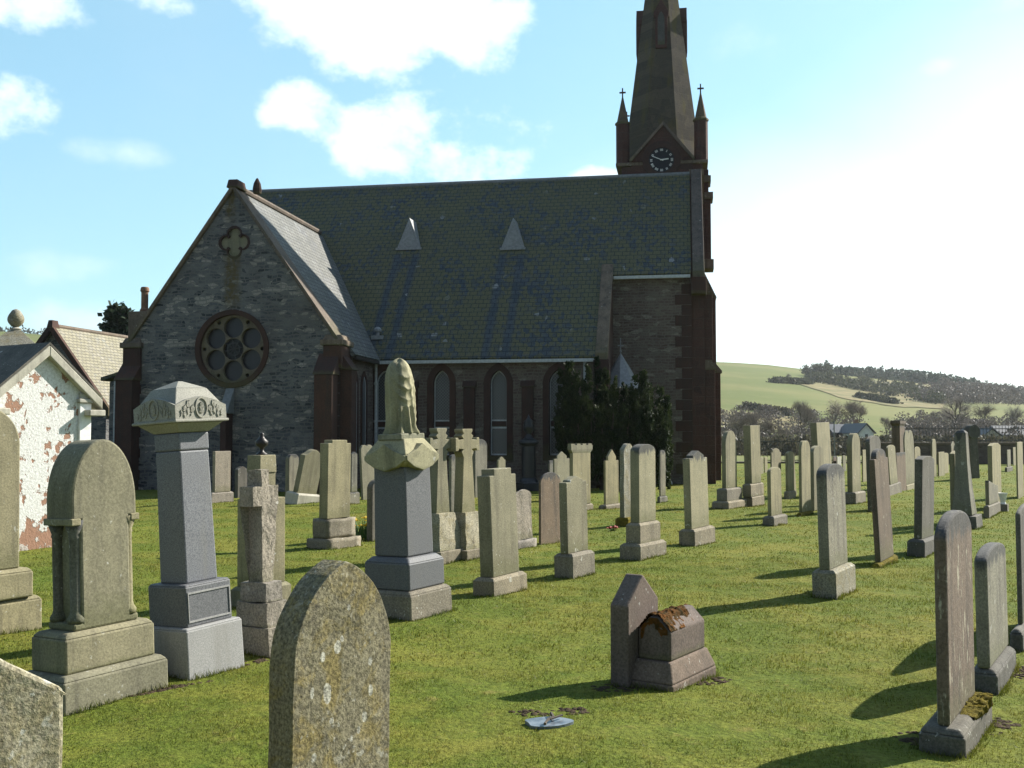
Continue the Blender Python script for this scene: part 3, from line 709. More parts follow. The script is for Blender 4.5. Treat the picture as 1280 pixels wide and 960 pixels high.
# skews: coping over the aisle end and over the east gable
for x0, y0, y1, wd in ((xSK-.12, DN-.25, yB-.02, .36), (xe+.04, yB-.3, yR, .36)):
    bm = bmesh.new(); solid(bm, [(x0, y0, slope_z(y0)+.1), (x0, y1, slope_z(y1)+.1), (x0, y1, slope_z(y1)+.30), (x0, y0, slope_z(y0)+.30)], (wd, 0, 0)); link('skew_coping', bm, 'coping_stone', church, bevel=.015)
    bm = bmesh.new(); box(bm, x0-.05, x0+wd+.05, y0-.1, y0+.45, slope_z(y0)-.42, slope_z(y0)+.1); link('kneeler_stone', bm, 'red_dressing', church, bevel=.02)
bm = bmesh.new(); solid(bm, [(xe-.02, yR+.002, zR+.1), (xe-.02, yv-yB+DN, slope_z(yB)+.1), (xe-.02, yv-yB+DN, slope_z(yB)+.3), (xe-.02, yR+.002, zR+.3)], (.5, 0, 0)); link('skew_coping', bm, 'coping_stone', church)
# gutters and downpipes
def gutter(x0, x1, y, z):
    bm = bmesh.new(); box(bm, x0, x1, y-.1, y, z-.05, z+.045); link('gutter', bm, 'pale_paint', church)
gutter(xR+.2, xSK-.14, DN-.17, slope_z(DN-.15)-.02); gutter(xSK+.26, xe-.03, yB-.17, slope_z(yB-.15)-.02)
bm = bmesh.new(); box(bm, xR+ov, xR+ov+.1, .7, DN-.25, zE-.06-ov*TT-.06, zE-.06-ov*TT+.03); link('gutter', bm, 'bronze', church)
def downpipe(x, y, z1, mat='pale_paint'):
    bm = bmesh.new(); tube(bm, [(x, y, 0), (x, y, z1)], .042, 8)
    for k in range(3): tube(bm, [(x, y, z1*(.2+.3*k)), (x, y, z1*(.2+.3*k)+.07)], .06, 8)
    link('downpipe', bm, mat, church)
downpipe(xR+.09, DN-.08, zNE-.1); downpipe(C(761, 450, yB-.07)[0], yB-.07, zB-.1); downpipe(C(731, 460, DN-.07)[0], DN-.07, zNE-.1)
# roof vents
for px in (511, 641):
    x, y, z = roof_hit(px, 318); wv = (roof_hit(px+15, 318)[0]-x); h = C(px, 279, y)[1]-z; bk = y+h/PN
    lift = .14/math.cos(math.atan(PN)); z += lift-.02
    bm = bmesh.new(); L, Rr, A, B = [bm.verts.new(p) for p in ((x-wv, y, z), (x+wv, y, z), (x, y+.06, z+h), (x, bk+.02, z+h+.02))]
    Lb, Rb = [bm.verts.new(p) for p in ((x-wv-.0, y+.04, z+.02), (x+wv, y+.04, z+.02))]
    bm.faces.new((L, Rr, A)); bm.faces.new((L, A, B)); bm.faces.new((Rr, B, A)); bm.faces.new((L, B, Rr))
    for vv in (Lb, Rb): bm.verts.remove(vv)
    lv = link('roof_vent', bm, 'lead', church)
    bm = bmesh.new(); prism(bm, [(x-wv*.72, z+.09), (x+wv*.72, z+.09), (x, z+h*.82)], y-.01, y+.02); link('louvre', bm, 'lead', lv)
    bm = bmesh.new(); box(bm, x-wv-.02, x+wv+.02, y-.07, y+.03, z-.05, z+.03); link('sill', bm, 'lead', lv)
x, y, z = roof_hit(472, 428)
bm = bmesh.new(); lathe(bm, [(.06, z), (.06, z+.32), (.12, z+.33), (.12, z+.40), (.05, z+.47)], 10, x, y); box(bm, x-.16, x+.2, y-.14, y+.2, z+.08, z+.2); link('vent_pipe', bm, 'lead', church)
# porch turret with lead spirelet in front of the end bay
xt, _ = C(776, 480, yB-.9); zt0 = C(776, 486, yB-.9)[1]; zt1 = C(776, 441, yB-.9)[1]
bm = bmesh.new(); lathe(bm, [(.5, -.1), (.5, zt0)], 8, xt, yB-.9); tw = link('turret', bm, 'brown_rubble', church)
bm = bmesh.new(); lathe(bm, [(.62, zt0), (.58, zt0+.06), (.3, zt0+.55*(zt1-zt0)), (.0, zt1)], 8, xt, yB-.9); link('spirelet', bm, 'lead', tw)
bm = bmesh.new(); tube(bm, [(xt, yB-.9, zt1-.05), (xt, yB-.9, zt1+.45)], .018, 6); box(bm, xt-.09, xt+.09, yB-.912, yB-.888, zt1+.2, zt1+.235); lathe(bm, [(.0, zt1), (.04, zt1+.04), (.0, zt1+.1)], 8, xt, yB-.9); link('finial', bm, 'lead', tw)
# east end: stacked buttresses seen edge-on
def stage(name, x0, x1, y0, y1, z0, z1, mat='red_coursed'):
    bm = bmesh.new(); box(bm, x0, x1, y0, y1, z0, z1); return link(name, bm, mat, church, bevel=.01)
def zz(py, y): return C(880, py, y)[1]
yb_ = yB+.2; xg = xN1-.02
b1 = stage('buttress', xg+.003, xg+.30, yb_, yb_+.6, -.1, zz(462, yb_))
stage('stage', xg+.003, xg+.24, yb_, yb_+.6, zz(462, yb_)+.28, zz(368, yb_)).parent = b1
bm = bmesh.new(); solid(bm, [(xg+.34, yb_-.03, zz(462, yb_)), (xg+.34, yb_-.03, zz(462, yb_)+.06), (xg+.2, yb_-.03, zz(462, yb_)+.3), (xg, yb_-.03, zz(462, yb_)+.3), (xg, yb_-.03, zz(462, yb_))], (0, .66, 0)); link('weathering', bm, 'coping_stone', b1)
bm = bmesh.new(); solid(bm, [(xg+.26, yb_-.02, zz(368, yb_)), (xg, yb_-.02, zz(368, yb_)+.55), (xg, yb_-.02, zz(368, yb_))], (0, .64, 0)); link('weathering', bm, 'coping_stone', b1)
yb2 = yB+2.6
b2 = stage('buttress', xg+.003, xg+.55, yb2, yb2+.7, -.1, zz(466, yb2))
stage('stage', xg+.003, xg+.42, yb2, yb2+.7, zz(466, yb2)+.3, zz(372, yb2)).parent = b2
bm = bmesh.new(); solid(bm, [(xg+.6, yb2-.03, zz(466, yb2)), (xg+.6, yb2-.03, zz(466, yb2)+.06), (xg+.38, yb2-.03, zz(466, yb2)+.33), (xg, yb2-.03, zz(466, yb2)+.33), (xg, yb2-.03, zz(466, yb2))], (0, .76, 0)); link('weathering', bm, 'coping_stone', b2)
bm = bmesh.new(); solid(bm, [(xg+.45, yb2-.03, zz(372, yb2)), (xg, yb2-.03, zz(336, yb2)), (xg, yb2-.03, zz(372, yb2))], (0, .76, 0)); link('weathering', bm, 'coping_stone', b2)
# canopied niche corbel on the gable
zc_ = zz(334, yR-1.2); stage('label_stop', xg+.003, xg+.34, yR-1.6, yR-.8, zc_-.12, zc_+.2, 'coping_stone')

# tower
yF = yR+.25
txl = C(771, 200, yF)[0]; txr = C(884, 200, yF)[0]; TWd = txr-txl; tcx = (txl+txr)/2; yK = yF+TWd
zS = C(827, 206, yF)[1]                               # string course, where the broach spire starts
def zt(py, y=None): return C(827, py, yF if y is None else y)[1]
bm = bmesh.new(); box(bm, txl+.16, txr-.16, yF, yK, -.1, zS); tower = link('tower', bm, 'red_coursed', church)
bm = bmesh.new(); box(bm, txl-.03, txr+.03, yF-.12, yK+.1, zS-.02, zS+.1); link('string_course', bm, 'coping_stone', tower, bevel=.02)
# east face buttresses of the tower, down the gable
for (a, b, w) in ((C(827, 240, yF)[1], zS-.1, .05), (C(827, 322, yF)[1], C(827, 243, yF)[1], .12)):
    st = stage('buttress', txr-.2, txr+w, yF+.5, yF+1.2, a, b); st.parent = tower
bm = bmesh.new(); box(bm, txr-.1, txr+.2, yF+.4, yF+1.3, C(827, 243, yF)[1]-.1, C(827, 243, yF)[1]+.12); link('set_off', bm, 'coping_stone', tower)
bm = bmesh.new(); box(bm, txr-.1, txr+.13, yF+.4, yF+1.3, C(827, 222, yF)[1]-.1, C(827, 222, yF)[1]+.12); link('set_off', bm, 'coping_stone', tower)
# octagonal spire, rising out of the frame
yM = (yF+yK)/2
ra_ = (C(868.5, 155, yM)[0]-C(787.5, 155, yM)[0])/2; rb_ = (C(857, 68, yM)[0]-C(799, 68, yM)[0])/2; za_ = C(827, 155, yM)[1]; zb_ = C(827, 68, yM)[1]
slope_ = (ra_-rb_)/(zb_-za_); zTop = za_+ra_/slope_; hb = slope_*(zTop-zS)*1.06
bm = bmesh.new(); k = 1/math.cos(math.pi/8); prof = [(hb, zS+.08), (slope_*(zTop-zS-1.0), zS+1.0), (0.02, zTop)]
rings = []
for r_, z_ in prof: rings.append([bm.verts.new((tcx+r_*k*math.cos(math.pi/8+i*math.pi/4), yM+r_*k*math.sin(math.pi/8+i*math.pi/4), z_)) for i in range(8)])
for a, b in zip(rings, rings[1:]):
    for i in range(8): bm.faces.new((a[i], a[(i+1) % 8], b[(i+1) % 8], b[i]))
bm.faces.new(rings[0][::-1]); bm.faces.new(rings[-1])
spire = link('spire', bm, 'spire_stone', church)
masonry('spire_coursed', [(.085, .072, .054), (.115, .095, .068), (.072, .06, .047), (.10, .082, .058)], (.11, .09, .065), .5, .26, dist=.004, msize=.008, mossy=.55, bump=.4)
spire.data.materials[0] = MATS['spire_coursed']
# spire lights (one on each cardinal face)
zl0 = C(827, 60, yM-hb*.6)[1]; zl1 = C(827, 16, yM-hb*.6)[1]
def rad(z): 
    return slope_*(zTop-z)
for i in range(4):
    g = bmesh.new(); w = .2; r0 = rad(zl0)
    prism(g, [(-w, zl0), (w, zl0), (w+.02, zl1-.12), (w+.06, zl1-.12), (w+.06, zl1+.04), (0, zl1+.5), (-w-.06, zl1+.04), (-w-.06, zl1-.12), (-w-.02, zl1-.12)], -r0-.06, -rad(zl1)+.3)
    o = link('spire_light', g, 'red_coursed', spire, bevel=.01); o.location = (tcx, yM, 0); o.rotation_euler = (0, 0, i*math.pi/2)
    g = bmesh.new(); prism(g, lancet(0, zl0+.12, zl1-.25, zl1+.05, .12), -r0-.07, -r0-.03); link('louvre', g, 'dark_stone', o)
# corner pinnacles
zp0 = zS+.1; zp1 = zt(152); zp2 = zt(116)
for (sx, sy) in ((-1, 0), (1, 0), (-1, 1), (1, 1)):
    px_ = txl+.2 if sx < 0 else txr-.2; py_ = yF+.2 if sy == 0 else yK-.2
    bm = bmesh.new(); lathe(bm, [(.235, zS+.09), (.235, zp1)], 8, px_, py_); pn = link('pinnacle', bm, 'red_coursed', tower)
    bm = bmesh.new(); lathe(bm, [(.27, zp1), (.27, zp1+.07), (.20, zp1+.12), (.02, zp2)], 8, px_, py_); link('pinnacle_cap', bm, 'spire_stone', pn)
    bm = bmesh.new(); box(bm, px_-.022, px_+.022, py_-.022, py_+.022, zp2-.05, zp2+.3); box(bm, px_-.11, px_+.11, py_-.021, py_+.021, zp2+.12, zp2+.17); link('cross_finial', bm, 'red_dressing', pn)
for g_ in [o for o in COL.objects if o.name.split('.')[0] in ('pinnacle_cap', 'cross_finial')]: pass
# clock gablet
ax_, az_ = C(829, 157, yF-.15); gl = C(789, 205, yF-.15)[0]; gr = C(866, 205, yF-.15)[0]
bm = bmesh.new(); prism(bm, [(gl, zS+.1), (gr, zS+.1), (ax_, az_)], yF-.16, yF+.9); gab = link('clock_gable', bm, 'red_coursed', tower)
for s, e in ((-1, gl), (1, gr)):
    bm = bmesh.new(); dv = (Vector((e, 0, zS+.1))-Vector((ax_, 0, az_))); nv = Vector((-dv.z*s, 0, dv.x*s)).normalized()
    if nv.z < 0: nv = -nv
    p0 = Vector((ax_, yF-.24, az_)); p1 = Vector((e, yF-.24, zS+.1))
    solid(bm, [p0, p1, p1+nv*.09, p0+Vector((0, 0, .09/nv.z))], (0, .5, 0)); link('gable_coping', bm, 'coping_stone', gab)
bm = bmesh.new(); box(bm, gl, gr, yF-.14, yF+.1, zt(226), zS-.021); link('clock_wall', bm, 'red_coursed', tower)
kx, kz = C(827, 200, yF-.2); kr = (C(843, 200, yF-.2)[0]-kx)
clock = link('clock', (lambda b: (ringframe(b, circle(kx, kz, kr*1.5, 40), circle(kx, kz, kr*1.0, 40), yF-.26, yF-.1), b)[1])(bmesh.new()), 'red_dressing', church)
bm = bmesh.new(); prism(bm, circle(kx, kz, kr*1.02, 40), yF-.2, yF-.12); link('dial', bm, 'clock_black', clock)
bm = bmesh.new()
def bar(bm, cx, cz, ang, r0, r1, w, y0, y1):
    dx, dz = math.sin(ang), math.cos(ang)
    q = [(cx+dx*r0-dz*w, cz+dz*r0+dx*w), (cx+dx*r1-dz*w, cz+dz*r1+dx*w), (cx+dx*r1+dz*w, cz+dz*r1-dx*w), (cx+dx*r0+dz*w, cz+dz*r0-dx*w)]
    prism(bm, q, y0, y1)
ROM = {12: [-1, 0, 1], 1: [0], 2: [-.6, .6], 3: [-1, 0, 1], 4: [-1, 0, .9], 5: [-.5, .5], 6: [-.9, .1, .9], 7: [-1.2, -.4, .4, 1.1], 8: [-1.4, -.6, .2, 1, 1.5], 9: [-.9, .2, .8], 10: [-.5, .5], 11: [-.9, 0, .9]}
for hh, offs in ROM.items():                          # roman numerals, drawn as their strokes
    a = hh*math.pi/6
    for k_ in offs: bar(bm, kx+k_*.035*math.cos(a)*kr/.4, kz-k_*.035*math.sin(a)*kr/.4, a, kr*.72, kr*.90, kr*.02, yF-.215, yF-.205)
link('numerals', bm, 'clock_white', clock)
bm = bmesh.new(); bar(bm, kx, kz, 49*math.pi/30, -kr*.15, kr*.82, kr*.028, yF-.24, yF-.23); bar(bm, kx, kz, R((2+49/60)*30), -kr*.1, kr*.55, kr*.045, yF-.255, yF-.245); link('hands', bm, 'clock_white', clock)
# chimney behind the transept's far kneeler
yc_ = 1.0; cx0 = C(160, 400, yc_)[0]; cx1 = C(184, 400, yc_)[0]
bm = bmesh.new(); box(bm, cx0, cx1, yc_, yc_+.6, zE-.8, C(170, 389, yc_)[1]); ch = link('chimney', bm, 'coping_stone', church, bevel=.02)
pzz = C(170, 389, yc_)[1]; pz1 = C(180, 357, yc_)[1]; cpx = C(181, 370, yc_+.3)[0]
bm = bmesh.new(); lathe(bm, [(.13, pzz), (.14, pzz+.06), (.10, pzz+.12), (.10, pz1-.16), (.13, pz1-.12), (.12, pz1-.04), (.10, pz1)], 14, cpx, yc_+.3); link('chimney_pot', bm, 'pot_clay', ch, smooth=False)

# ---------------------------------------------------------------- low hall to the left of the church
q = at(69, 411, 38.5); HA = TH+R(2)
hall = empty('hall', (q.x, q.y, 0), 0, 'low hall with sunlit slate roof and dark gable, left of the church', 'hall'); hall.rotation_euler = (0, 0, -HA)
hz = q.z; hwid = 2.2; he = hz-hwid*1.28
bm = bmesh.new(); prism(bm, [(-hwid, -.1), (hwid, -.1), (hwid, he), (0, hz-.05), (-hwid, he)], 0, 9); link('wall', bm, 'whin_rubble', hall)
for s in (-1, 1):
    bm = bmesh.new(); nv = Vector((s*1.28, 0, 1)).normalized()*.12
    solid(bm, [(0, -.15, hz-.04), (0, 9.1, hz-.04), (s*(hwid+.25), 9.1, he-.36), (s*(hwid+.25), -.15, he-.36)], nv); link('roof', bm, 'hall_slate', hall)
    bm = bmesh.new(); solid(bm, [(0, -.32, hz-.1), (s*(hwid+.3), -.32, he-.48), (s*(hwid+.3), -.32, he-.2), (0, -.32, hz+.2)], (0, .15, 0)); link('bargeboard', bm, 'red_dressing', hall)
bm = bmesh.new(); box(bm, -.12, .12, -.35, .1, hz-.0, hz+.3, .7, .7); link('finial', bm, 'red_dressing', hall)
bm = bmesh.new(); prism(bm, lancet(.0, he+.5, he+1.2, he+1.6, .22), -.04, .02); link('gable_light', bm, 'coping_stone', hall)
bm = bmesh.new(); tube(bm, [(0, 0, hz+.1), (0, 9, hz+.1)], .09, 8); link('ridge_tiles', bm, 'coping_stone', hall)
# lean-to between hall and transept with its pale downpipe
bm = bmesh.new(); lx0 = C(132, 480, 1.2)[0]; lx1 = xL-.02
zq0 = C(140, 474, 1.2)[1]; zq1 = C(160, 458, 1.2)[1]
prism(bm, [(lx0+.1, -.1), (lx1, -.1), (lx1, zq1-.1), (lx0+.1, zq0-.08)], 1.25, 4.5); lt = link('lean_to', bm, 'whin_rubble', church)
bm = bmesh.new(); solid(bm, [(lx0-.1, 1.1, zq0-.05), (lx1, 1.1, zq1), (lx1, 4.5, zq1), (lx0-.1, 4.5, zq0-.05)], (0, 0, .1)); link('lean_to_roof', bm, 'nave_slate', lt)
bm = bmesh.new(); tube(bm, [(lx0+.32, 1.17, 0), (lx0+.32, 1.17, zq0-.06)], .035, 8); link('downpipe', bm, 'pale_paint', lt)

# ---------------------------------------------------------------- limewashed burial vault at the left
q = ground(107, 679); YV = 58.0
def side_len(P, px, u):
    k = ray(px, 540).x/ray(px, 540).y; return (k*P.y-P.x)/(u.x-k*u.y)
vyaw = R(58); vu = Vector((math.cos(vyaw), math.sin(vyaw), 0)); vw_ = -2*side_len(q, 55, vu)
vault = empty('burial_vault', q, YV, 'small burial vault with peeling white limewash over red sandstone', 'burial vault')
vw = vw_; print('vault width', vw); ev = zpix(492, q.y); top = zpix(437, q.y-vw/2*.85); vx0 = -vw
bm = bmesh.new(); prism(bm, [(vx0, -.15), (0, -.15), (0, ev), (vx0/2, top-.10), (vx0, ev)], 0, 2.2); link('wall', bm, 'peeling_limewash', vault)
# pilaster, cornice, raking pediment
bm = bmesh.new(); box(bm, -.16, .03, -.035, .2, -.1, ev-.14); link('pilaster', bm, 'white_paint', vault, bevel=.008)
bm = bmesh.new(); box(bm, -.19, .07, -.07, .24, ev-.138, ev-.08); box(bm, -.16, .05, -.045, .2, ev-.079, ev+.0); link('pilaster_cap', bm, 'weathered_white', vault, bevel=.008)
for s in (-1, 1):
    bm = bmesh.new(); cxm = vx0/2; ex = cxm+s*(vw/2+.17); dz_ = (top-ev)/(vw/2); ez = top-(vw/2+.17)*dz_
    solid(bm, [(cxm, -.10, top-.09), (ex, -.10, ez-.09), (ex, -.10, ez+.06), (cxm, -.10, top+.06)], (0, 2.4, 0)); link('raking_cornice', bm, 'weathered_white', vault, bevel=.012)
    bm = bmesh.new(); solid(bm, [(cxm, -.1, top+.065), (ex, -.1, ez+.065), (ex, -.1, ez+.10), (cxm, -.1, top+.10)], (0, 2.4, 0)); link('roof', bm, 'dark_stone', vault)
    bm = bmesh.new(); x0 = ex-.26 if s > 0 else ex; box(bm, x0, x0+.26, -.17, .05, ez-.18, ez-.092); link('cornice_return', bm, 'weathered_white', vault, bevel=.012)
# ball finial on its pyramid, standing at the back of the vault
fp = at(19, 440, q.y+2.6)
fin = empty('egg_finial', (fp.x, fp.y, fp.z-2.2), 20, 'stone egg finial on a pyramid block rising behind the limewashed vault', 'finial')
bm = bmesh.new(); box(bm, -.5, .5, -.5, .5, -.35, 2.15); link('pier', bm, 'grey_sandstone', fin)
bm = bmesh.new(); box(bm, -.52, .52, -.52, .52, 2.154, 2.56, .18, .18); link('pyramid', bm, 'mottled_stone', fin)
bm = bmesh.new(); zb_ = zpix(409, fp.y)-fp.z+2.2; lathe(bm, [(.10, 2.5), (.075, zb_-.06), (.10, zb_-.03), (.05, zb_)], 16); link('neck', bm, 'weathered_white', fin)
bm = bmesh.new(); hE = zpix(386, fp.y)-zpix(409, fp.y); lathe(bm, [(.04+hE*.30*math.sin(math.pi*(i/12)**.8) if i < 12 else 0, zb_+hE*i/12) for i in range(13)], 18); link('egg', bm, 'mottled_stone', fin, smooth=True)
# ---------------------------------------------------------------- gravestones
YAW = 57.0
def side_solve(P, px, u):
    """length along u from P so that the end shows in picture column px"""
    dr = ray(px, 540); k = dr.x/dr.y
    return (k*P.y-P.x)/(u.x-k*u.y)
def arcpts(kind, W, H, rise):
    h = W/2; s = H-rise; n = 14
    if kind == 'flat': return [(-h, H), (h, H)][::-1]
    if kind == 'round': return [(h*math.cos(math.pi*i/(2*n)), s+rise*math.sin(math.pi*i/(2*n))) for i in range(2*n+1)]
    if kind == 'gothic':
        hw = h; rr = (hw*hw+rise*rise)/(2*hw); c = h-rr; a1 = math.atan2(rise, -c) if rise < 1e9 else 0
        a1 = math.atan2(rise, 0-c)
        R_ = [(c+rr*math.cos(a1*i/n), s+rr*math.sin(a1*i/n)) for i in range(n+1)]
        return R_+[(-x, z) for x, z in R_[::-1][1:]]
    if kind == 'peak': return [(h, s), (0, H), (-h, s)]
    if kind == 'clip': return [(h, s), (h*.45, H), (-h*.45, H), (-h, s)]
    if kind == 'step': return [(h, s), (h*.66, s), (h*.66, H), (-h*.66, H), (-h*.66, s), (-h, s)]
    if kind == 'steppeak': return [(h, s), (h*.62, s), (h*.62, s+rise*.35), (0, H), (-h*.62, s+rise*.35), (-h*.62, s), (-h, s)]
    if kind == 'shoulder': return [(h, s), (h*.72, s)]+[(h*.72*math.cos(math.pi*i/n), s+.02+(rise-.02)*math.sin(math.pi*i/n)) for i in range(n+1)]+[(-h*.72, s), (-h, s)]
    if kind == 'ogee': 
        o = [(h, s)]
        for i in range(1, n+1):
            u = i/n; o.append((h*(1-u), s+rise*(.5-.5*math.cos(math.pi*u))**.8))
        return o+[(-x, z) for x, z in o[::-1][1:]]
    if kind == 'slant': return [(h, s), (-h, H)]
def slab_bm(kind, W, T, H, rise, z0=0.0, taper=1.0, bulge=0):
    bm = bmesh.new(); top = arcpts(kind, W, H, rise)
    prism(bm, [(-W/2*taper, z0), (W/2*taper, z0)]+top, -T/2, T/2)
    return bm
NAMEUSE = {}
def stone(label, yb, body, tiers=(), prof='round', rise=12, mat='buff_sandstone', pmat=None, lean=0.0, tip=0.0, yaw=YAW, name='headstone', taper=1.0, near=False, rock=False, cat='headstone', group='headstones in the churchyard'):
    """picture measures of one stone: tiers (xl, xm, xr, ytop) lowest first, body (xl, xm, xr, ytop)"""
    ph = R(yaw); u = Vector((math.cos(ph), math.sin(ph), 0)); v = Vector((-math.sin(ph), math.cos(ph), 0))
    first = tiers[0] if tiers else body
    Cn = ground(first[1], yb); dims = []
    for k, tr in enumerate(list(tiers)+[body]):
        Pc = at(tr[1], yb, Cn.y+.04*k); Wd = max(.05, side_solve(Pc, tr[2], u)); Td = max(.035, side_solve(Pc, tr[0], v)); dims.append([Wd, Td])
    W0, T0 = dims[0]
    dims[-1][0] = min(dims[-1][0], 1.2); dims[-1][1] = min(dims[-1][1], .5)
    ctr = Cn+u*W0/2+v*T0/2; ctr.z = hump(ctr.x, ctr.y)
    o = empty(name, ctr, yaw, label, cat, group, lean, tip)
    z = 0.0
    for k, tr in enumerate(tiers):
        zt = zpix(tr[3], Cn.y+.04*k); Wd, Td = dims[k]; Wd = max(Wd, dims[-1][0]+.03*(len(tiers)-k)); Td = max(Td, dims[-1][1]+.03*(len(tiers)-k))
        bm = bmesh.new(); zt = max(zt, z+.05); zb = z-(.15 if k == 0 else 0)
        cham = .03 if not rock else 0
        box(bm, -Wd/2, Wd/2, -Td/2, Td/2, zb, zt-cham)
        if cham: box(bm, -Wd/2, Wd/2, -Td/2, Td/2, zt-cham+.0005, zt, 1-2*cham/Wd, 1-2*cham/Td)
        if rock: rough(bm, .018, 5)
        link('plinth' if k == 0 else 'upper_plinth', bm, pmat or mat, o, smooth=rock, bevel=.012 if near and not rock else 0); z = zt
    Wd, Td = dims[-1]; yc = ctr.y-.25*Td
    H = zpix(body[3], yc); rs = rise*yc/F
    if not tiers: z = -.15
    bm = slab_bm(prof, Wd, Td, H, rs, z, taper)
    if mat in ('lichened_stone', 'mottled_stone', 'rock_face') and Cn.y < 18 and not near:
        bmesh.ops.triangulate(bm, faces=[f for f in bm.faces if len(f.verts) > 4]); rough(bm, .012, 3, 5)
    link('slab', bm, mat, o, bevel=(.014 if near else .008))
    o['_d'] = Cn.y; del o['_d']
    return o, dict(W=Wd, T=Td, H=H, z=z, u=u, v=v, c=ctr, rs=rs)

# --- left-hand row, near
stone('tall round-topped buff headstone on a two-step plinth, cut by the left edge of the picture', 812, (-95, -80, 29, 508), [(-125, -105, 58, 768), (-115, -92, 44, 727)], 'round', 50, 'buff_sandstone', near=True, lean=1)
# arch-headed stone with nook shafts
def shafted():
    o, g = stone('round-arched buff headstone with slender nook shafts at its corners, beside the grey granite pedestal', 893, (61, 84, 163, 549), [(30, 80, 216, 848), (42, 78, 196, 795)], 'flat', 0, 'buff_sandstone', near=True, lean=2.2)
    W, T, H, z = g['W'], g['T'], g['H'], g['z']
    slab = [c for c in o.children if c.name.startswith('slab')][0]
    zs = zpix(646, g['c'].y); zd = zpix(770, g['c'].y); W2 = W*1.14; W1 = W*.86; T2 = T*1.1
    bm = bmesh.new(); n = 18
    prism(bm, [(-W2/2, z), (W2/2, z), (W2/2, zd), (W1/2, zd), (W1/2, zs), (W2/2, zs)]+[(W2/2*math.cos(math.pi*i/(2*n)), zs+.10+(H-zs-.10)*math.sin(math.pi*i/(2*n))) for i in range(2*n+1)]+[(-W2/2, zs), (-W1/2, zs), (-W1/2, zd), (-W2/2, zd)], -T2/2, T2/2)
    bmesh.ops.recalc_face_normals(bm, faces=bm.faces); bm.to_mesh(slab.data); bm.free()
    for s in (-1, 1):
        for yy in (-T2/2+.045, T2/2-.045):
            bm = bmesh.new(); x = s*(W2/2-.045)
            lathe(bm, [(.05, zd), (.052, zd+.025), (.036, zd+.05), (.032, zd+.07), (.032, zs-.11), (.037, zs-.10), (.034, zs-.085), (.05, zs-.04), (.055, zs-.001)], 14, x, yy)
            link('nook_shaft', bm, 'grey_sandstone' if s < 0 else 'buff_sandstone', o, smooth=True)
        bm = bmesh.new(); x0, x1 = sorted((s*W2/2+s*.012, s*(W1/2+.004))); box(bm, x0, x1, -T2/2-.012, T2/2+.012, zs-.03, zs+.012); link('impost', bm, 'buff_sandstone', o, bevel=.006)
shafted()

def tier_mon(name, label, cat, yb, first, parts, lean=0, yaw=YAW, group=None, tip=0):
    """pedestal monument: parts = (part name, material, (xl,xm,xr,ybot) , ytop, top scale, chamfer)"""
    ph = R(yaw); u = Vector((math.cos(ph), math.sin(ph), 0)); v = Vector((-math.sin(ph), math.cos(ph), 0))
    Cn = ground(first[1], yb); W0 = side_solve(Cn, first[2], u); T0 = W0
    ctr = Cn+u*W0/2+v*T0/2; ctr.z = hump(ctr.x, ctr.y)
    o = empty(name, ctr, yaw, label, cat, group, lean, tip); info = {}
    for (pn, mat, W, T, y0, y1, sc, ch) in parts:
        z0 = zpix(y0, Cn.y+.1) if y0 is not None else -.15; z1 = zpix(y1, Cn.y+.1)
        bm = bmesh.new()
        if ch:
            box(bm, -W/2, W/2, -T/2, T/2, z0, z1-ch, sc, sc); box(bm, -W/2*sc, W/2*sc, -T/2*sc, T/2*sc, z1-ch, z1, 1-2.2*ch/W, 1-2.2*ch/T)
        else: box(bm, -W/2, W/2, -T/2, T/2, z0, z1, sc, sc)
        info[pn] = (link(pn, bm, mat, o, bevel=.012), W, T, z0, z1)
    return o, info, Cn, W0, T0
# grey granite pedestal with carved cap
Cn = ground(236, 852); ph = R(YAW); U = Vector((math.cos(ph), math.sin(ph), 0)); V = Vector((-math.sin(ph), math.cos(ph), 0))
gw = side_solve(Cn, 310, U); gt = gw
kk = gw/76.0                                           # metres per front pixel at this stone
o, gi, Cn, W0, T0 = tier_mon('granite_pedestal', 'tall grey granite pedestal with a carved pitched cap on a pale stepped base', 'monument', 852, (165, 236, 310), [
    ('base_step', 'light_granite', gw, gw, None, 786, .985, .012), ('die', 'dark_granite', gw*.80, gw*.80, 786.3, 733, 1, .012),
    ('shaft', 'grey_granite', gw*.56, gw*.56, 733.3, 565, .93, 0), ('neck_band', 'grey_granite', gw*.535, gw*.535, 564.7, 542, 1, 0)], lean=3.9)
ctr = Vector((0, 0, 0)); d_ = Cn.y+.3
zc0 = zpix(541.7, d_); zc1 = zpix(530, d_); zc2 = zpix(509, d_); zpk = zpix(498, d_); zsh = zpix(487, d_); zc3 = zpix(477, d_); wn_ = gw*.54; wc = gw*.90
bm = bmesh.new(); box(bm, -wn_/2, wn_/2, -wn_/2, wn_/2, zc0, zc1, wc*.94/wn_, wc*.94/wn_); cap = link('cap', bm, 'cap_granite', o, bevel=.008)
bm = bmesh.new(); box(bm, -wc/2-.012, wc/2+.012, -wc/2-.012, wc/2+.012, zc1+.001, zc1+.02); link('cornice', bm, 'cap_granite', cap, bevel=.006)
bm = bmesh.new(); h = wc/2
GP = [(-h, zc1+.021), (h, zc1+.021), (h, zc2), (h*.55, zc2+(zpk-zc2)*.62), (0, zpk), (-h*.55, zc2+(zpk-zc2)*.62), (-h, zc2)]
prism(bm, GP, -h, h)
b2_ = bmesh.new(); prism(b2_, [(x*.999, z-.001) for x, z in GP], -h+.001, h-.001)
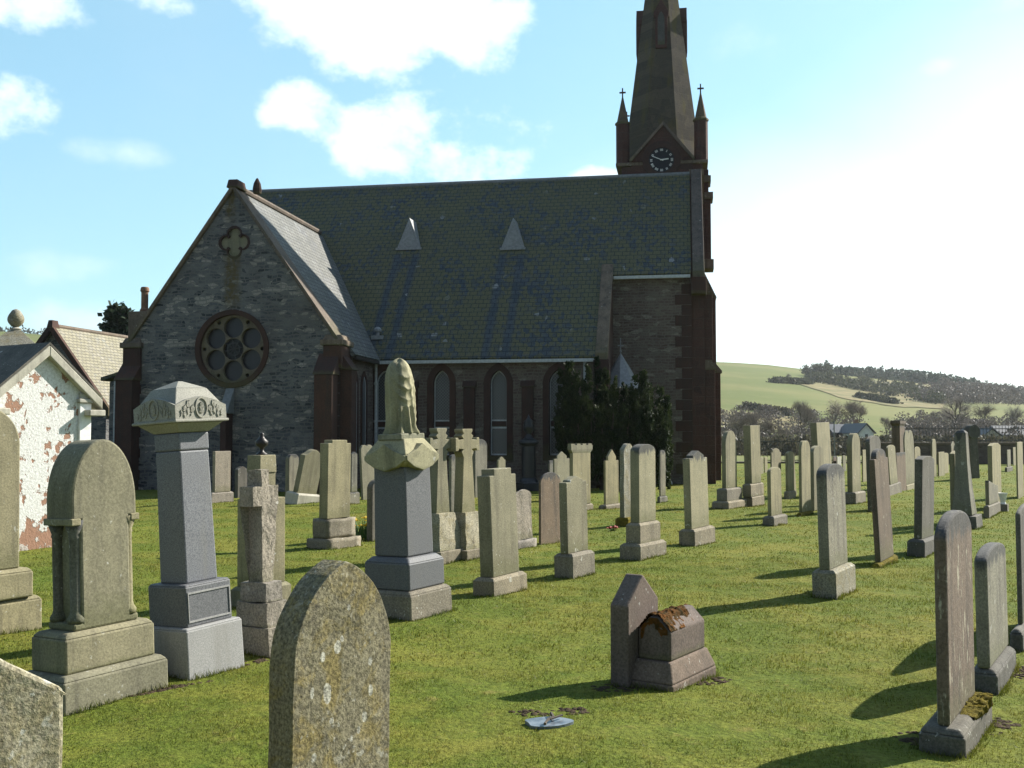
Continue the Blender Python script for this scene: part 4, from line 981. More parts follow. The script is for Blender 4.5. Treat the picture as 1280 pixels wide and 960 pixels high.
bmesh.ops.rotate(b2_, verts=b2_.verts, cent=(0, 0, 0), matrix=Matrix.Rotation(math.pi/2, 3, 'Z')); tmp = bpy.data.meshes.new('tmp'); b2_.to_mesh(tmp); b2_.free(); bm.from_mesh(tmp); bpy.data.meshes.remove(tmp)
link('gablets', bm, 'cap_granite', cap)
bm = bmesh.new(); box(bm, -h*.97, h*.97, -h*.97, h*.97, zc2-.01, zsh, .62, .62); box(bm, -h*.60, h*.60, -h*.60, h*.60, zsh+.0005, zc3, .12, .12); link('roof_block', bm, 'cap_granite', cap, bevel=.006)
# carving on the gablets: a rayed oval with leaves, raised
for rot in (0, -math.pi/2):
    bm = bmesh.new(); zm = (zc1+.02+zpk)/2; k = wc*.92; vs = (zpk-zc1-.02)/.19
    def ell(a, b, n=20): return [(a*math.cos(2*math.pi*i/n), zm+b*vs*math.sin(2*math.pi*i/n)) for i in range(n)]
    ringframe(bm, ell(.10*k*1.3, .088), ell(.085*k*1.3, .074), -h-.008, -h+.01)
    for i in range(7):
        a = math.pi*(i/6); tube(bm, [(0, -h-.002, zm-.045*vs), (.05*k*math.cos(a), -h-.004, zm+(-.03+.075*math.sin(a))*vs)], .006, 5)
    for s in (-1, 1):                                  # leaf sprays either side of the oval
        for (x, z, a0, n_, L_) in ((.185, -.035, .9, 5, .055), (.265, .000, .4, 5, .060), (.345, -.030, .2, 5, .050), (.41, -.045, .0, 3, .035)):
            for q_ in range(n_):
                a = a0+(q_-(n_-1)/2)*.75; dx, dz = math.cos(a)*L_*k, math.sin(a)*L_*vs*1.1; nx_, nz_ = -dz*.22, dx*.22*vs
                px_, pz_ = x*k, zm+z*vs
                pl_ = [(s*px_, pz_), (s*(px_+dx*.5+nx_), pz_+dz*.5+nz_), (s*(px_+dx), pz_+dz), (s*(px_+dx*.5-nx_), pz_+dz*.5-nz_)]
                prism(bm, pl_, -h-.006, -h+.01)
    cr = link('carving', bm, 'cap_granite', cap); cr.rotation_euler = (0, 0, rot)
bm = bmesh.new(); dw = gw*.80; z0, z1 = gi['die'][3], gi['die'][4]
for y_ in (-dw/2-.006,):
    ringframe(bm, [(-dw*.46, z0+.03), (dw*.46, z0+.03), (dw*.46, z1-.05), (-dw*.46, z1-.05)], [(-dw*.445, z0+.042), (dw*.445, z0+.042), (dw*.445, z1-.062), (-dw*.445, z1-.062)], y_, y_+.012)
link('die_border', bm, 'light_granite', o)

# rock-faced cross, and the urn pillar behind it
Cn = ground(336, 823); cw = side_solve(Cn, 366, U); m_ = Cn.y/F
ct = side_solve(Cn, 297, V); o = empty('cross_monument', Cn+U*cw/2+V*ct/2, YAW, 'rock-faced stone Latin cross on three rough steps, right of the grey granite pedestal', 'cross', 'crosses in the churchyard', 2.0)
for pn, w, y0, y1 in (('step', 1.35, None, 787), ('step', 1.12, 787, 756), ('step', .92, 756, 731)):
    bm = bmesh.new(); wz = cw*w*.82; tz = ct*w*.82; box(bm, -wz/2, wz/2, -tz/2, tz/2, -.15 if y0 is None else zpix(y0, Cn.y)+.001, zpix(y1, Cn.y)); rough(bm, .010, 6, 7); link(pn, bm, 'rock_face', o, smooth=False)
sw = cw*.21; aw = cw*.58; zb = zpix(732, Cn.y)-.01; za1 = zpix(634, Cn.y); za2 = zpix(609, Cn.y); ztp = zpix(588, Cn.y)
bm = bmesh.new(); prism(bm, [(-sw*1.15, zb), (sw*1.15, zb), (sw*.95, za1), (aw, za1), (aw, za2), (sw*.85, za2), (sw*.85, ztp), (-sw*.85, ztp), (-sw*.85, za2), (-aw, za2), (-aw, za1), (-sw*.95, za1)], -.07, .07)
bmesh.ops.triangulate(bm, faces=bm.faces)
for _ in range(4):
    le = [e for e in bm.edges if e.calc_length() > .045]
    if le: bmesh.ops.subdivide_edges(bm, edges=le, cuts=1); bmesh.ops.triangulate(bm, faces=[f for f in bm.faces if len(f.verts) > 3])
rough(bm, .007, 0, 12)
link('cross', bm, 'rock_face', o)
o, g = stone('buff pillar headstone topped by a small dark metal urn, behind the rock-faced cross', 760, (298, 310, 358, 612), [(291, 310, 366, 733)], 'steppeak', 8, 'buff_sandstone', lean=.5)
bm = bmesh.new(); H = g['H']; d_ = g['c'].y; box(bm, -.10, .10, -.08, .08, H-.05, zpix(588, d_)); box(bm, -.105, .105, -.09, .09, zpix(588, d_)+.001, zpix(566, d_), .95, .95); link('block', bm, 'pale_sandstone', o, bevel=.006)
bm = bmesh.new(); z0 = zpix(566, d_); k = (zpix(537, d_)-z0); lathe(bm, [(.06, z0), (.05, z0+.06*k), (.02, z0+.16*k), (.02, z0+.3*k), (.055, z0+.42*k), (.062, z0+.58*k), (.03, z0+.72*k), (.018, z0+.82*k), (.024, z0+.9*k), (0, z0+k)], 16); link('urn', bm, 'bronze', o, smooth=True)

# pedestal with draped statue
Cn = ground(514, 778); sw_ = side_solve(Cn, 567, U); d_ = Cn.y+.2
o, gi, Cn, W0, T0 = tier_mon('statue_pedestal', 'grey granite pedestal with buff cornice carrying a draped stone statue', 'monument', 778, (451, 514, 567), [
    ('base_step', 'plinth_stone', sw_, sw_, None, 740, .98, .03), ('die_base', 'dark_granite', sw_*.84, sw_*.84, 739.5, 699, 1, .045), ('die', 'dark_granite', sw_*.62, sw_*.62, 698.5, 585, .96, 0)], lean=1.8)
zc0 = zpix(584.5, d_); zc1 = zpix(549, d_); w0 = sw_*.60; wc = sw_*.78
bm = bmesh.new(); box(bm, -w0/2, w0/2, -w0/2, w0/2, zc0, zc0+.05, wc/w0, wc/w0); box(bm, -wc/2, wc/2, -wc/2, wc/2, zc0+.0505, zc0+.11); box(bm, -wc/2, wc/2, -wc/2, wc/2, zc0+.1105, zc1, .62, .62)
cor = link('cornice', bm, 'statue_stone', o, bevel=.01)
for rot in (0, -math.pi/2, math.pi/2):
    bm = bmesh.new(); h = wc/2; prism(bm, [(-h*.55, zc0+.0), (0, zc0-.035), (h*.55, zc0+.0), (h*.98, zc0+.06), (h*.98, zc0+.10), (h*.4, zc0+.15), (0, zc0+.205), (-h*.4, zc0+.15), (-h*.98, zc0+.10), (-h*.98, zc0+.06)], -h-.012, -h*.55)
    g_ = link('ogee_gablet', bm, 'statue_stone', cor, bevel=.006); g_.rotation_euler = (0, 0, rot)
Rm = o.matrix_basis
st = empty('draped_statue', Rm @ Vector((0, 0, zc1)), YAW, 'weathered draped stone statue standing on the grey granite pedestal', 'statue', None, 1.8)
hS = zpix(454, d_)-zc1; kS = d_/F
bm = bmesh.new(); wq = 24*kS
prism(bm, [(-wq, -.01), (wq, -.01), (wq, .045), (-wq, .045)], -wq*.8, wq*.8); link('base', bm, 'statue_stone', st, bevel=.01)
NA, NZ = 96, 90; prof = [(0, 22.5), (.05, 20.6), (.15, 19.2), (.4, 19.6), (.55, 20), (.68, 19.8), (.78, 18.4), (.86, 16), (.92, 13.2), (.96, 10), (.985, 6), (1, 0.5)]
bm = bmesh.new(); rows = []
for j in range(NZ+1):
    u_ = j/NZ
    for (a, ra), (b, rb) in zip(prof, prof[1:]):
        if a <= u_ <= b: r_ = ra+(rb-ra)*(u_-a)/(b-a)
    row = []
    for i in range(NA):
        th = 2*math.pi*i/NA; z_ = u_*hS
        fold = (.5-abs(math.sin(5*th+.9*math.sin(3*u_+th)+1.2*u_)))*(.28*(1-u_)**.5)*(1-.8*math.exp(-(((th+1.85+math.pi) % (2*math.pi)-math.pi)/.8)**2)*(u_ > .35))            # hanging pleats
        dth = (th+1.85+math.pi) % (2*math.pi)-math.pi; sg = (u_-.13*dth*dth+.02*math.sin(3*th))*21
        sw2 = (.5-abs(math.sin(sg))**.8)*.15*math.exp(-((u_-.62)/.28)**2)*math.exp(-dth*dth/.9)   # swags hanging across
        hem = .10*math.exp(-(u_/.07)**2)*max(0, math.sin(5*th+1))
        rad_ = r_*kS*(1+fold+sw2+hem); 
        ox = kS*(-3.0*(u_-.4)*math.cos(0)); 
        row.append(bm.verts.new((rad_*math.cos(th)*1.0+.7*kS*math.sin(6*u_), rad_*math.sin(th)*.86, .045+z_+.012*math.sin(3*th)*u_)))
    rows.append(row)
for a, b in zip(rows, rows[1:]):
    for i in range(NA): bm.faces.new((a[i], a[(i+1) % NA], b[(i+1) % NA], b[i]))
bm.faces.new(rows[-1]); bm.faces.new(rows[0][::-1])
for v_ in bm.verts: v_.co += mnoise.noise_vector(v_.co*11)*.006
link('drapery', bm, 'statue_stone', st, smooth=True)

# pair of small carved crosses
def cross_mon(label, cxs, yb, ys, xw, lean=0):
    (xl, xm, xr) = cxs; Cn = ground(xm, yb); w = side_solve(Cn, xr, U); d_ = Cn.y+.25; k = d_/F
    o = empty('cross_monument', Cn+U*w/2+V*w*.42, YAW, label, 'cross', 'crosses in the churchyard', lean)
    ytop, ya0, ya1, ysh, ypl = ys
    bm = bmesh.new(); box(bm, -w/2, w/2, -w*.4, w*.4, -.15, zpix(ypl, d_)); link('plinth', bm, 'plinth_stone', o, bevel=.008)
    bm = bmesh.new(); box(bm, -w*.42, w*.42, -w*.33, w*.33, zpix(ypl, d_)+.001, zpix(ysh, d_), .62, .62); rough(bm, .01, 5, 8); link('base_block', bm, 'mottled_stone', o)
    zs = zpix(ysh, d_)-.02; z0, z1, zt = zpix(ya1, d_), zpix(ya0, d_), zpix(ytop, d_); a = w*.40; s = w*.13; sb = w*.23; zm = (z0+z1)/2; f = w*.06
    R_ = [(sb, zs), (s+.01, z0-.10), (s+f*1.2, z0-.03), (s+.004, z0+.0), (a*.72, z0+.01), (a*.78, z0-f*.5), (a, z0-f*.5), (a, z1+f*.5), (a*.78, z1+f*.5), (a*.72, z1-.01), (s+.004, z1), (s+f*1.2, z1+.04), (s, z1+.07), (s+f*.7, zt-.03), (s+f*.7, zt)]
    bm = bmesh.new(); prism(bm, R_+[(-x, z) for x, z in R_[::-1]], -w*.10, w*.10); link('cross', bm, 'buff_sandstone', o, bevel=.007)
cross_mon('buff stone cross on a flared block, left one of the pair right of the statue', (541, 552, 589), 706, (535, 549, 562, 642, 688), 0, 1)
cross_mon('buff stone cross on a flared block, right one of the pair right of the statue', (570, 585, 622), 702, (536, 549, 562, 641, 686), 0, 1)

SP = 'buff_sandstone'; PS = 'pale_sandstone'; GS = 'grey_sandstone'; BS = 'brown_sandstone'; MS = 'mottled_stone'; PL = 'plinth_stone'
for a in [
 # left middle ground
 ('rough-faced buff pillar stone left of the urn pillar, standing before the church gable', 630, (262, 264, 285, 565), [(262, 265, 293, 617)], 'flat', 0, 'rock_face', None, 0),
 ('small dark headstone low against the church gable, left of the urn pillar', 622, (294, 297, 310, 582), [], 'peak', 4, 'dark_stone', None, 0),
 ('small shaded stub of a headstone peeping over the rock-faced cross', 620, (336, 338, 346, 587), [], 'flat', 0, 'dark_stone', None, 0),
 ('weathered upright headstone behind the stone that leans to the right', 624, (357, 361, 374, 567), [], 'round', 6, GS, None, 0),
 ('pale headstone leaning strongly to the right on a pale plinth before the church gable', 632, (360, 365, 390, 562), [(356, 371, 402, 619)], 'ogee', 8, PS, 'weathered_white', -11),
 ('tall smooth headstone with stepped shoulders on a rough plinth, left of the statue', 688, (400, 409, 439, 550), [(385, 410, 452, 675), (393, 409, 446, 650)], 'step', 4, PS, PL, -.4),
 ('narrow grey headstone half hidden behind the stepped-shoulder stone', 632, (436, 438, 446, 566), [(434, 437, 450, 617)], 'peak', 3, GS, None, 0),
 ('pale headstone leaning left behind the statue pedestal', 625, (452, 454, 470, 558), [], 'gothic', 5, PS, None, 3),
 ('mossy dark round-topped headstone tight behind the left side of the statue pedestal', 676, (459, 465, 490, 597), [], 'round', 12, 'dark_stone', None, 0),
 ('grey headstone seen between the pair of stone crosses', 642, (561, 564, 573, 569), [], 'round', 4, GS, None, 0),
 ('round-topped headstone behind the right-hand cross of the pair', 622, (588, 594, 609, 549), [], 'round', 9, GS, None, 0),
 ('small pale stone seen above the tall smooth stone right of the crosses', 628, (621, 623, 632, 569), [], 'steppeak', 4, PS, None, 0),
 ('tall smooth pale headstone with stepped top, right of the pair of crosses', 747, (597, 613, 646, 586), [(592, 618, 659, 724)], 'step', 8, PS, PL, 2.2),
 ('squat rough boulder-like headstone behind the tall smooth stone', 687, (641, 643, 662, 612), [(639, 645, 671, 676)], 'round', 7, 'rock_face', 'rock_face', 2),
 ('round-topped stone speckled with white lichen, left of the small peaked headstone', 680, (673, 676, 701, 588), [], 'round', 14, BS, None, 0),
 ('small sliver of headstone behind the lichen-speckled round stone', 622, (685, 687, 692, 576), [], 'flat', 0, GS, None, 0),
 ('buff headstone with a knobbed pointed top before the yew', 626, (691, 693, 712, 563), [], 'steppeak', 9, SP, None, 0),
 ('buff pillar headstone with a crenellated cap, before the left side of the yew', 640, (709, 713, 735, 558), [(709, 714, 741, 632)], 'flat', 0, SP, PL, 0),
 ('small peaked pale headstone on a block plinth in the middle of the lawn', 723, (697, 707, 732, 594), [(693, 717, 743, 692)], 'steppeak', 7, PS, PL, 1.2),
 ('slender headstone with a carved pointed head standing before the yew', 636, (755, 758, 774, 560), [(748, 758, 779, 630)], 'steppeak', 14, SP, PL, 0),
 ('grey lichened round-topped stone directly behind the tall double-plinth stone', 660, (779, 785, 797, 557), [(769, 786, 798, 650)], 'round', 12, MS, 'golden_moss', 0),
 ('pale round-topped headstone stained dark on top, on a two-step plinth before the yew', 702, (790, 802, 822, 556), [(774, 801, 832, 682), (782, 801, 825, 656)], 'round', 9, 'crusted_pale', PL, 0),
 ('narrow headstone half hidden behind the tall stained stone', 627, (822, 824, 830, 561), [(821, 825, 834, 619)], 'round', 4, GS, None, 0),
 ('black-crusted peaked headstone on a block plinth, alone before the church corner', 684, (852, 862, 883, 563), [(848, 869, 893, 662)], 'steppeak', 9, 'crusted_pale', PL, 1.3),
 # right middle ground
 ('pointed-arch headstone on a wide two-step base just right of the church corner', 637, (901, 907, 920, 538), [(889, 911, 933, 627), (895, 909, 927, 611)], 'gothic', 18, SP, PL, 0),
 ('tall square-topped buff headstone on a rough base, second stone right of the church corner', 633, (924, 934, 945, 531), [(928, 940, 954, 620), (925, 935, 950, 604)], 'flat', 2, SP, PL, 1),
 ('narrow headstone tucked behind the tall square-topped stone', 612, (942, 944, 950, 556), [], 'flat', 0, BS, None, 0),
 ('tiny far headstone, left of two before the distant fence left of the small round stone', 592, (950, 951, 954, 571), [], 'flat', 0, PS, None, 0),
 ('tiny far headstone, right of two before the distant fence left of the small round stone', 591, (955, 956, 959, 572), [], 'flat', 0, PS, None, 0),
 ('small stone with a pale moulded cap behind the small round headstone', 622, (963, 965, 976, 561), [], 'shoulder', 5, PS, None, 0),
 ('small round-topped headstone with a grey block plinth in the right-hand rows', 658, (959, 965, 977, 584), [(952, 968, 983, 646)], 'round', 6, SP, PL, .6),
 ('upright pale stone with plinth, left one of a pair in the right-hand rows', 624, (977, 981, 988, 564), [(979, 986, 994, 614)], 'round', 3, SP, PL, 0),
 ('thin pale leaning stone, right one of a pair in the right-hand rows', 620, (987, 989, 995, 567), [], 'flat', 2, PS, None, 3),
 ('slim pointed headstone rising from a patch of yellow moss', 646, (996, 1001, 1011, 552), [(995, 1001, 1015, 641)], 'gothic', 12, SP, 'golden_moss', 0),
 ('round-topped dark-sided headstone right of the slim pointed one', 640, (1011, 1018, 1029, 558), [], 'round', 9, SP, None, 0),
 ('tallest flat-topped pale stone leaning left behind the right-hand rows', 622, (1017, 1026, 1041, 528), [], 'flat', 2, PS, None, 2.6),
 ('round-topped headstone stained black at its head, on a mottled block, right of the lawn', 751, (1018, 1034, 1054, 582), [(1013, 1046, 1067, 716)], 'round', 13, 'crusted_grey', MS, 1.2),
 ('tiny far headstone near the distant fence, left of the pointed block-base stone', 590, (1041, 1042, 1046, 570), [], 'flat', 0, BS, None, 0),
 ('tiny white far headstone near the distant fence', 590, (1046, 1047, 1051, 571), [], 'flat', 0, 'weathered_white', None, 0),
 ('tiny buff far headstone close beside the tiny white one', 589, (1053, 1054, 1057, 569), [], 'round', 2, SP, None, 0),
 ('tall pointed headstone on a square block base, far right rows', 630, (1059, 1067, 1076, 541), [(1052, 1070, 1081, 615)], 'gothic', 16, SP, PL, 0),
 ('narrow far stone just right of the tall pointed block-base headstone', 602, (1077, 1079, 1083, 562), [], 'flat', 0, PS, None, 0),
 ('thin brown headstone leaning left above a mossy slab', 710, (1089, 1099, 1113, 560), [(1086, 1100, 1120, 703)], 'shoulder', 12, BS, 'golden_moss', 2.6),
 ('dark round-topped stone directly behind the thin leaning brown headstone', 640, (1083, 1090, 1102, 545), [], 'round', 8, 'dark_stone', None, 1),
 ('leaning pale stone on a rough plinth behind the right-hand rows', 620, (1107, 1111, 1119, 557), [(1106, 1112, 1126, 607)], 'round', 4, SP, PL, 3.5),
 ('tall dark brown square pillar with a moulded cap in the far right rows', 606, (1115, 1126, 1131, 527), [], 'flat', 0, BS, None, 0),
 ('slim pointed stone on a pale rounded base in front of the dark brown pillar', 612, (1123, 1126, 1137, 541), [(1130, 1134, 1144, 605)], 'gothic', 12, SP, PS, 1.6),
 ('flat-topped stone left of the slim pointed one before the dark brown pillar', 615, (1120, 1122, 1132, 566), [], 'flat', 0, BS, None, 1),
 ('small round-topped stone between the dark brown pillar and the big blackened slab', 596, (1142, 1144, 1150, 559), [], 'round', 5, SP, None, 0),
 ('big dark flat-headed slab on a dark block behind the near right-hand stones', 694, (1145, 1158, 1170, 568), [(1131, 1156, 1172, 674)], 'clip', 4, 'dark_stone', 'dark_stone', -1.6),
 ('thin pointed stone just right of the big dark slab', 597, (1163, 1166, 1170, 550), [], 'gothic', 8, SP, None, 0),
 ('small pale far stone, left of a close pair before the boundary wall', 596, (1171, 1174, 1180, 565), [], 'flat', 1, PS, None, 0),
 ('small pale far stone, right of a close pair before the boundary wall', 592, (1179, 1181, 1185, 566), [], 'round', 2, PS, None, 0),
 ('slim dark-sided flat stone left of the big obelisk', 657, (1186, 1195, 1204, 563), [], 'clip', 3, SP, None, 0),
 ('tiny pointed stone behind the slim stone left of the big obelisk', 600, (1188, 1190, 1194, 551), [], 'peak', 5, PS, None, 0),
 ('tiny round stone between the slim stone and the big obelisk', 600, (1195, 1197, 1201, 558), [], 'round', 3, SP, None, 0),
 ('low grey stump of stone in front of the foot of the big obelisk', 674, (1198, 1200, 1210, 655), [], 'round', 3, GS, None, 0),
 ('low stepped stone right behind the big obelisk', 648, (1226, 1233, 1244, 600), [(1228, 1236, 1248, 633)], 'slant', 10, GS, PL, 0),
 ('tall flat-topped stone right of the big obelisk', 640, (1233, 1241, 1251, 555), [], 'clip', 3, SP, None, 0),
 ('far slender stone on a dark plinth near the right edge of the picture', 590, (1259, 1260, 1263, 562), [(1255, 1259, 1265, 584)], 'flat', 0, PS, 'dark_stone', 0),
 ('far slender stone without plinth, second from the right edge', 582, (1266, 1267, 1270, 559), [], 'flat', 0, PS, None, 0),
 ('tall narrow pale stone at the right edge of the far rows', 623, (1269, 1273, 1278, 552), [], 'flat', 0, SP, None, 0),
]:
    lb, yb, body, tiers, pr, rise, mat, pm, lean = a
    ybb = ground(640, yb).y
    o, g = stone(lb, yb, body, tiers, pr, rise, mat, pm, lean, rock=('rough' in lb and bool(tiers) and yb > 640), name='pillar_stone' if 'pillar' in lb and 'urn' not in lb.split(',')[0] else 'headstone')
    if 'crenellated' in lb or 'moulded cap in the far' in lb:
        bm = bmesh.new(); W_, T_, H_ = g['W'], g['T'], g['H']; box(bm, -W_/2, W_/2, -T_/2, T_/2, H_-.13, H_-.06, 1.2, 1.25); box(bm, -W_*.6, W_*.6, -T_*.63, T_*.63, H_-.0595, H_+.03)
        if 'crenel' in lb:
            for k in range(4): box(bm, -W_*.6+k*W_*.32, -W_*.6+k*W_*.32+W_*.2, -T_*.6, T_*.6, H_+.0305, H_+.06)
        link('moulded_cap', bm, mat, o)
    if False:
        W_, T_, H_, rs = g['W'], g['T'], g['H'], g['rs']; bm = bmesh.new(); top = arcpts(pr, W_+.012, H_+.008, rs)
        low = H_-rs-.03; pts = top+[(-(W_/2+.006), low)]+[(-(W_/2)+W_*(i+1)/9, low+.05*random.random()+ (rs*.55 if 1 < i < 6 else 0)) for i in range(8)][:8]+[(W_/2+.006, low)]
        prism(bm, pts, -T_/2-.004, T_/2+.004); link('black_crust', bm, 'blackened_crust', o)

# big obelisk, flared to the foot
Cn = ground(1227, 661); k = Cn.y/F; ow = side_solve(Cn, 1240, U)
o = empty('obelisk', Cn+U*.28+V*.30, YAW, 'big dark-sided obelisk flaring to a wide foot, among the right-hand stones', 'obelisk', None, 1.0)
H = zpix(538, Cn.y)
zo = zpix(645, Cn.y); z1 = zo+(H-zo)*.3; z2 = zo+(H-zo)*.62; bm = bmesh.new(); box(bm, -.25, .25, -.16, .16, zo, z1, .72, .74); box(bm, -.18, .18, -.1184, .1184, z1, z2, .80, .80); box(bm, -.144, .144, -.0947, .0947, z2, H-.04, .9, .9); box(bm, -.13, .13, -.085, .085, H-.04, H, .6, .6); bmesh.ops.remove_doubles(bm, verts=bm.verts, dist=.002); link('shaft', bm, 'grey_sandstone', o, bevel=.01)
bm = bmesh.new(); box(bm, -.33, .33, -.24, .24, -.15, zpix(646, Cn.y), .94, .94); link('plinth', bm, 'dark_stone', o, bevel=.01)
# wheel-headed dark cross beyond it
Cn = ground(1216, 598); k = Cn.y/F
o = empty('wheel_cross', Cn, 20, 'dark wheel-headed stone cross rising behind the big obelisk', 'cross', 'crosses in the churchyard'); zc_ = zpix(540, Cn.y); r_ = 9*k
bm = bmesh.new(); prism(bm, [(-.22, -.1), (.22, -.1), (.14, zc_-r_*.8), (-.14, zc_-r_*.8)], -.1, .1); link('shaft', bm, 'dark_stone', o)
bm = bmesh.new(); prism(bm, circle(0, zc_, r_, 28), -.12, .12); link('wheel_head', bm, 'dark_stone', o)
# white flower vase
Cn = ground(1254, 640); o = empty('flower_vase', Cn, YAW, 'small white stone flower vase on a plinth near the right edge', 'vase')
bm = bmesh.new(); box(bm, -.09, .09, -.09, .09, -.05, .16); link('plinth', bm, 'plinth_stone', o)
bm = bmesh.new(); lathe(bm, [(.06, .161), (.045, .2), (.085, .36), (.09, .38), (.07, .37), (0, .3)], 12); link('vase', bm, 'white_paint', o)

def mossy(pts, r, bm=None, flat=.5):
    bm = bm or bmesh.new()
    for p in pts:
        q = r*random.uniform(.5, 1.2); M_ = Matrix.Translation(p) @ Matrix.Rotation(random.random()*6, 4, 'Z') @ Matrix.Diagonal((q, q*random.uniform(.7, 1), q*flat, 1))
        bmesh.ops.create_icosphere(bm, subdivisions=2, radius=1, matrix=M_)
    for v_ in bm.verts: v_.co += mnoise.noise_vector(v_.co*60)*.004
    return bm
def blanket(P0, Nrm, nu, nv, mask, thick=.02):
    """moss lying on a surface: P0(u,v) point, Nrm(u,v) outward, thin where the mask fades out"""
    bm = bmesh.new(); G_ = []
    for i in range(nu+1):
        G_.append([])
        for j in range(nv+1):
            u_, v_ = i/nu, j/nv; p = Vector(P0(u_, v_)); n_ = Vector(Nrm(u_, v_)); m_ = mask(u_, v_, p)
            h = thick*m_*(.75+.55*mnoise.noise(p*34)+.35*mnoise.noise(p*80)) if m_ > 0 else 0
            G_[-1].append(bm.verts.new(p+n_*(h-.006-(.012 if m_ <= 0 else 0))))
    for a, b in zip(G_, G_[1:]):
        for j in range(nv): bm.faces.new((a[j], a[j+1], b[j+1], b[j]))
    return bm
# --- near right-hand stones
def crust(o, g, pr, drop, mat='blackened_crust'):
    W_, T_, H_, rs = g['W'], g['T'], g['H'], g['rs']; bm = bmesh.new(); n = len(arcpts(pr, W_, H_, rs))
    out = arcpts(pr, W_+.014, H_+.009, rs); inn = arcpts(pr, W_-.004, H_-.012, rs)
    prism(bm, out+[(-W_/2-.007, H_-rs-drop), (-W_/2+.003, H_-rs-drop)]+inn[::-1]+[(W_/2-.003, H_-rs-drop), (W_/2+.007, H_-rs-drop)], -T_/2-.003, T_/2+.003)
    bmesh.ops.triangulate(bm, faces=[f for f in bm.faces if len(f.verts) > 4]); rough(bm, .004, 2, 14); link('black_crust', bm, mat, o)
o, g = stone('tall dark-sided round-topped headstone streaked white, on a mossy block plinth at lower right', 952, (1161, 1185, 1210, 637), [(1141, 1207, 1233, 914)], 'round', 30, 'crusted_brown', 'dark_stone', near=True)
pl = [c for c in o.children if c.name.startswith('plinth')][0]; xs = [v_.co for v_ in pl.data.vertices]; zt = max(c.z for c in xs); X = max(c.x for c in xs); Yn = min(c.y for c in xs)
y0_ = -g['T']/2-.002; Ly = y0_-Yn; Lt = Ly+.09
def mp(u_, v_):
    q_ = v_*Lt; x_ = -X*.25+u_*X*1.24
    return (x_, y0_-q_, zt) if q_ < Ly else (x_, Yn, zt-(q_-Ly))
def mn(u_, v_): return (0, 0, 1) if v_*Lt < Ly-.012 else ((0, -.7, .7) if v_*Lt < Ly+.012 else (0, -1, 0))
def mk(u_, v_, p): return min(1, max(0, 1.15-abs(u_-.55)*1.5+.5*mnoise.noise(p*9)-max(0, v_-Ly/Lt)*2.4))
bm = blanket(mp, mn, 64, 34, mk, .034)
link('moss_cushion', bm, 'golden_moss', o, smooth=True)
o, g = stone('narrow crusted headstone on a chamfered plinth, just behind the streaked stone at lower right', 863, (1212, 1235, 1252, 676), [(1207, 1249, 1263, 832)], 'round', 14, 'crusted_grey', 'dark_stone', near=True, lean=.5)
stone('dark upright slab on a dark plinth, cut by the right edge of the picture', 817, (1265, 1278, 1296, 631), [(1256, 1279, 1304, 792)], 'round', 10, 'dark_stone', 'dark_stone', near=True)

# --- foreground stones
o, g = stone('near pointed-arch headstone blotched with white and ochre lichen at bottom centre', 1056, (337, 362, 488, 706), [], 'gothic', 120, 'lichened_stone', near=True, lean=-.5, tip=1.5, yaw=55)
sl = [c for c in o.children][0]; bm = bmesh.new(); bm.from_mesh(sl.data)
bmesh.ops.triangulate(bm, faces=[f for f in bm.faces if len(f.verts) > 4]); bmesh.ops.subdivide_edges(bm, edges=[e for e in bm.edges if e.calc_length() > .05], cuts=5, use_grid_fill=True)
bmesh.ops.triangulate(bm, faces=bm.faces)
for v_ in bm.verts: v_.co += mnoise.noise_vector(v_.co*7)*.004+mnoise.noise_vector(v_.co*24)*.0022
bm.to_mesh(sl.data); bm.free()
o, g = stone('near mottled headstone with a sloping shoulder cut off by the bottom left corner', 1290, (-190, -150, 88, 812), [], 'peak', 62, 'mottled_stone', near=True, yaw=46, lean=0)
sl = [c for c in o.children][0]; bm = bmesh.new(); bm.from_mesh(sl.data)
bmesh.ops.triangulate(bm, faces=[f for f in bm.faces if len(f.verts) > 4]); bmesh.ops.subdivide_edges(bm, edges=[e for e in bm.edges if e.calc_length() > .05], cuts=5, use_grid_fill=True); bmesh.ops.triangulate(bm, faces=bm.faces)
for v_ in bm.verts: v_.co += mnoise.noise_vector(v_.co*8)*.003+mnoise.noise_vector(v_.co*28)*.002
bm.to_mesh(sl.data); bm.free()

# --- pointed stone and coped block in the middle of the lawn
o, g = stone('small pinkish pointed headstone standing behind the house-shaped tomb block', 862, (761, 785, 822, 717), [], 'peak', 34, 'pink_sandstone', near=True, yaw=55)
Cn = ground(841, 868); ph = R(56); u2 = Vector((math.cos(ph), math.sin(ph), 0)); v2 = Vector((-math.sin(ph), math.cos(ph), 0)); d_ = Cn.y
w = side_solve(Cn, 893, u2); tt = side_solve(Cn, 781, v2)
o = empty('tomb_block', Cn+u2*w/2+v2*tt/2, 56, 'house-shaped pinkish tomb block with rusty moss along its ridge, on a sloped base', 'tomb')
zb = zpix(832, d_); bm = bmesh.new(); box(bm, -w/2, w/2, -tt/2, tt/2, -.12, .05); box(bm, -w/2, w/2, -tt/2, tt/2, .0505, zb, .84, .74); link('sloped_base', bm, 'pink_sandstone', o, bevel=.012)
bw, bt = w*.78, tt*.70; ze = zpix(794, d_); zr = zpix(776, d_)
bm = bmesh.new(); solid(bm, [(-bw/2, -bt/2, zb), (-bw/2, -bt/2, ze), (-bw/2, -bt*.12, zr), (-bw/2, bt*.12, zr), (-bw/2, bt/2, ze), (-bw/2, bt/2, zb)], (bw, 0, 0)); link('block', bm, 'pink_sandstone', o, bevel=.012)
sl_t = math.hypot(bt*.38, zr-ze); Lt2 = bt*.24+2*sl_t
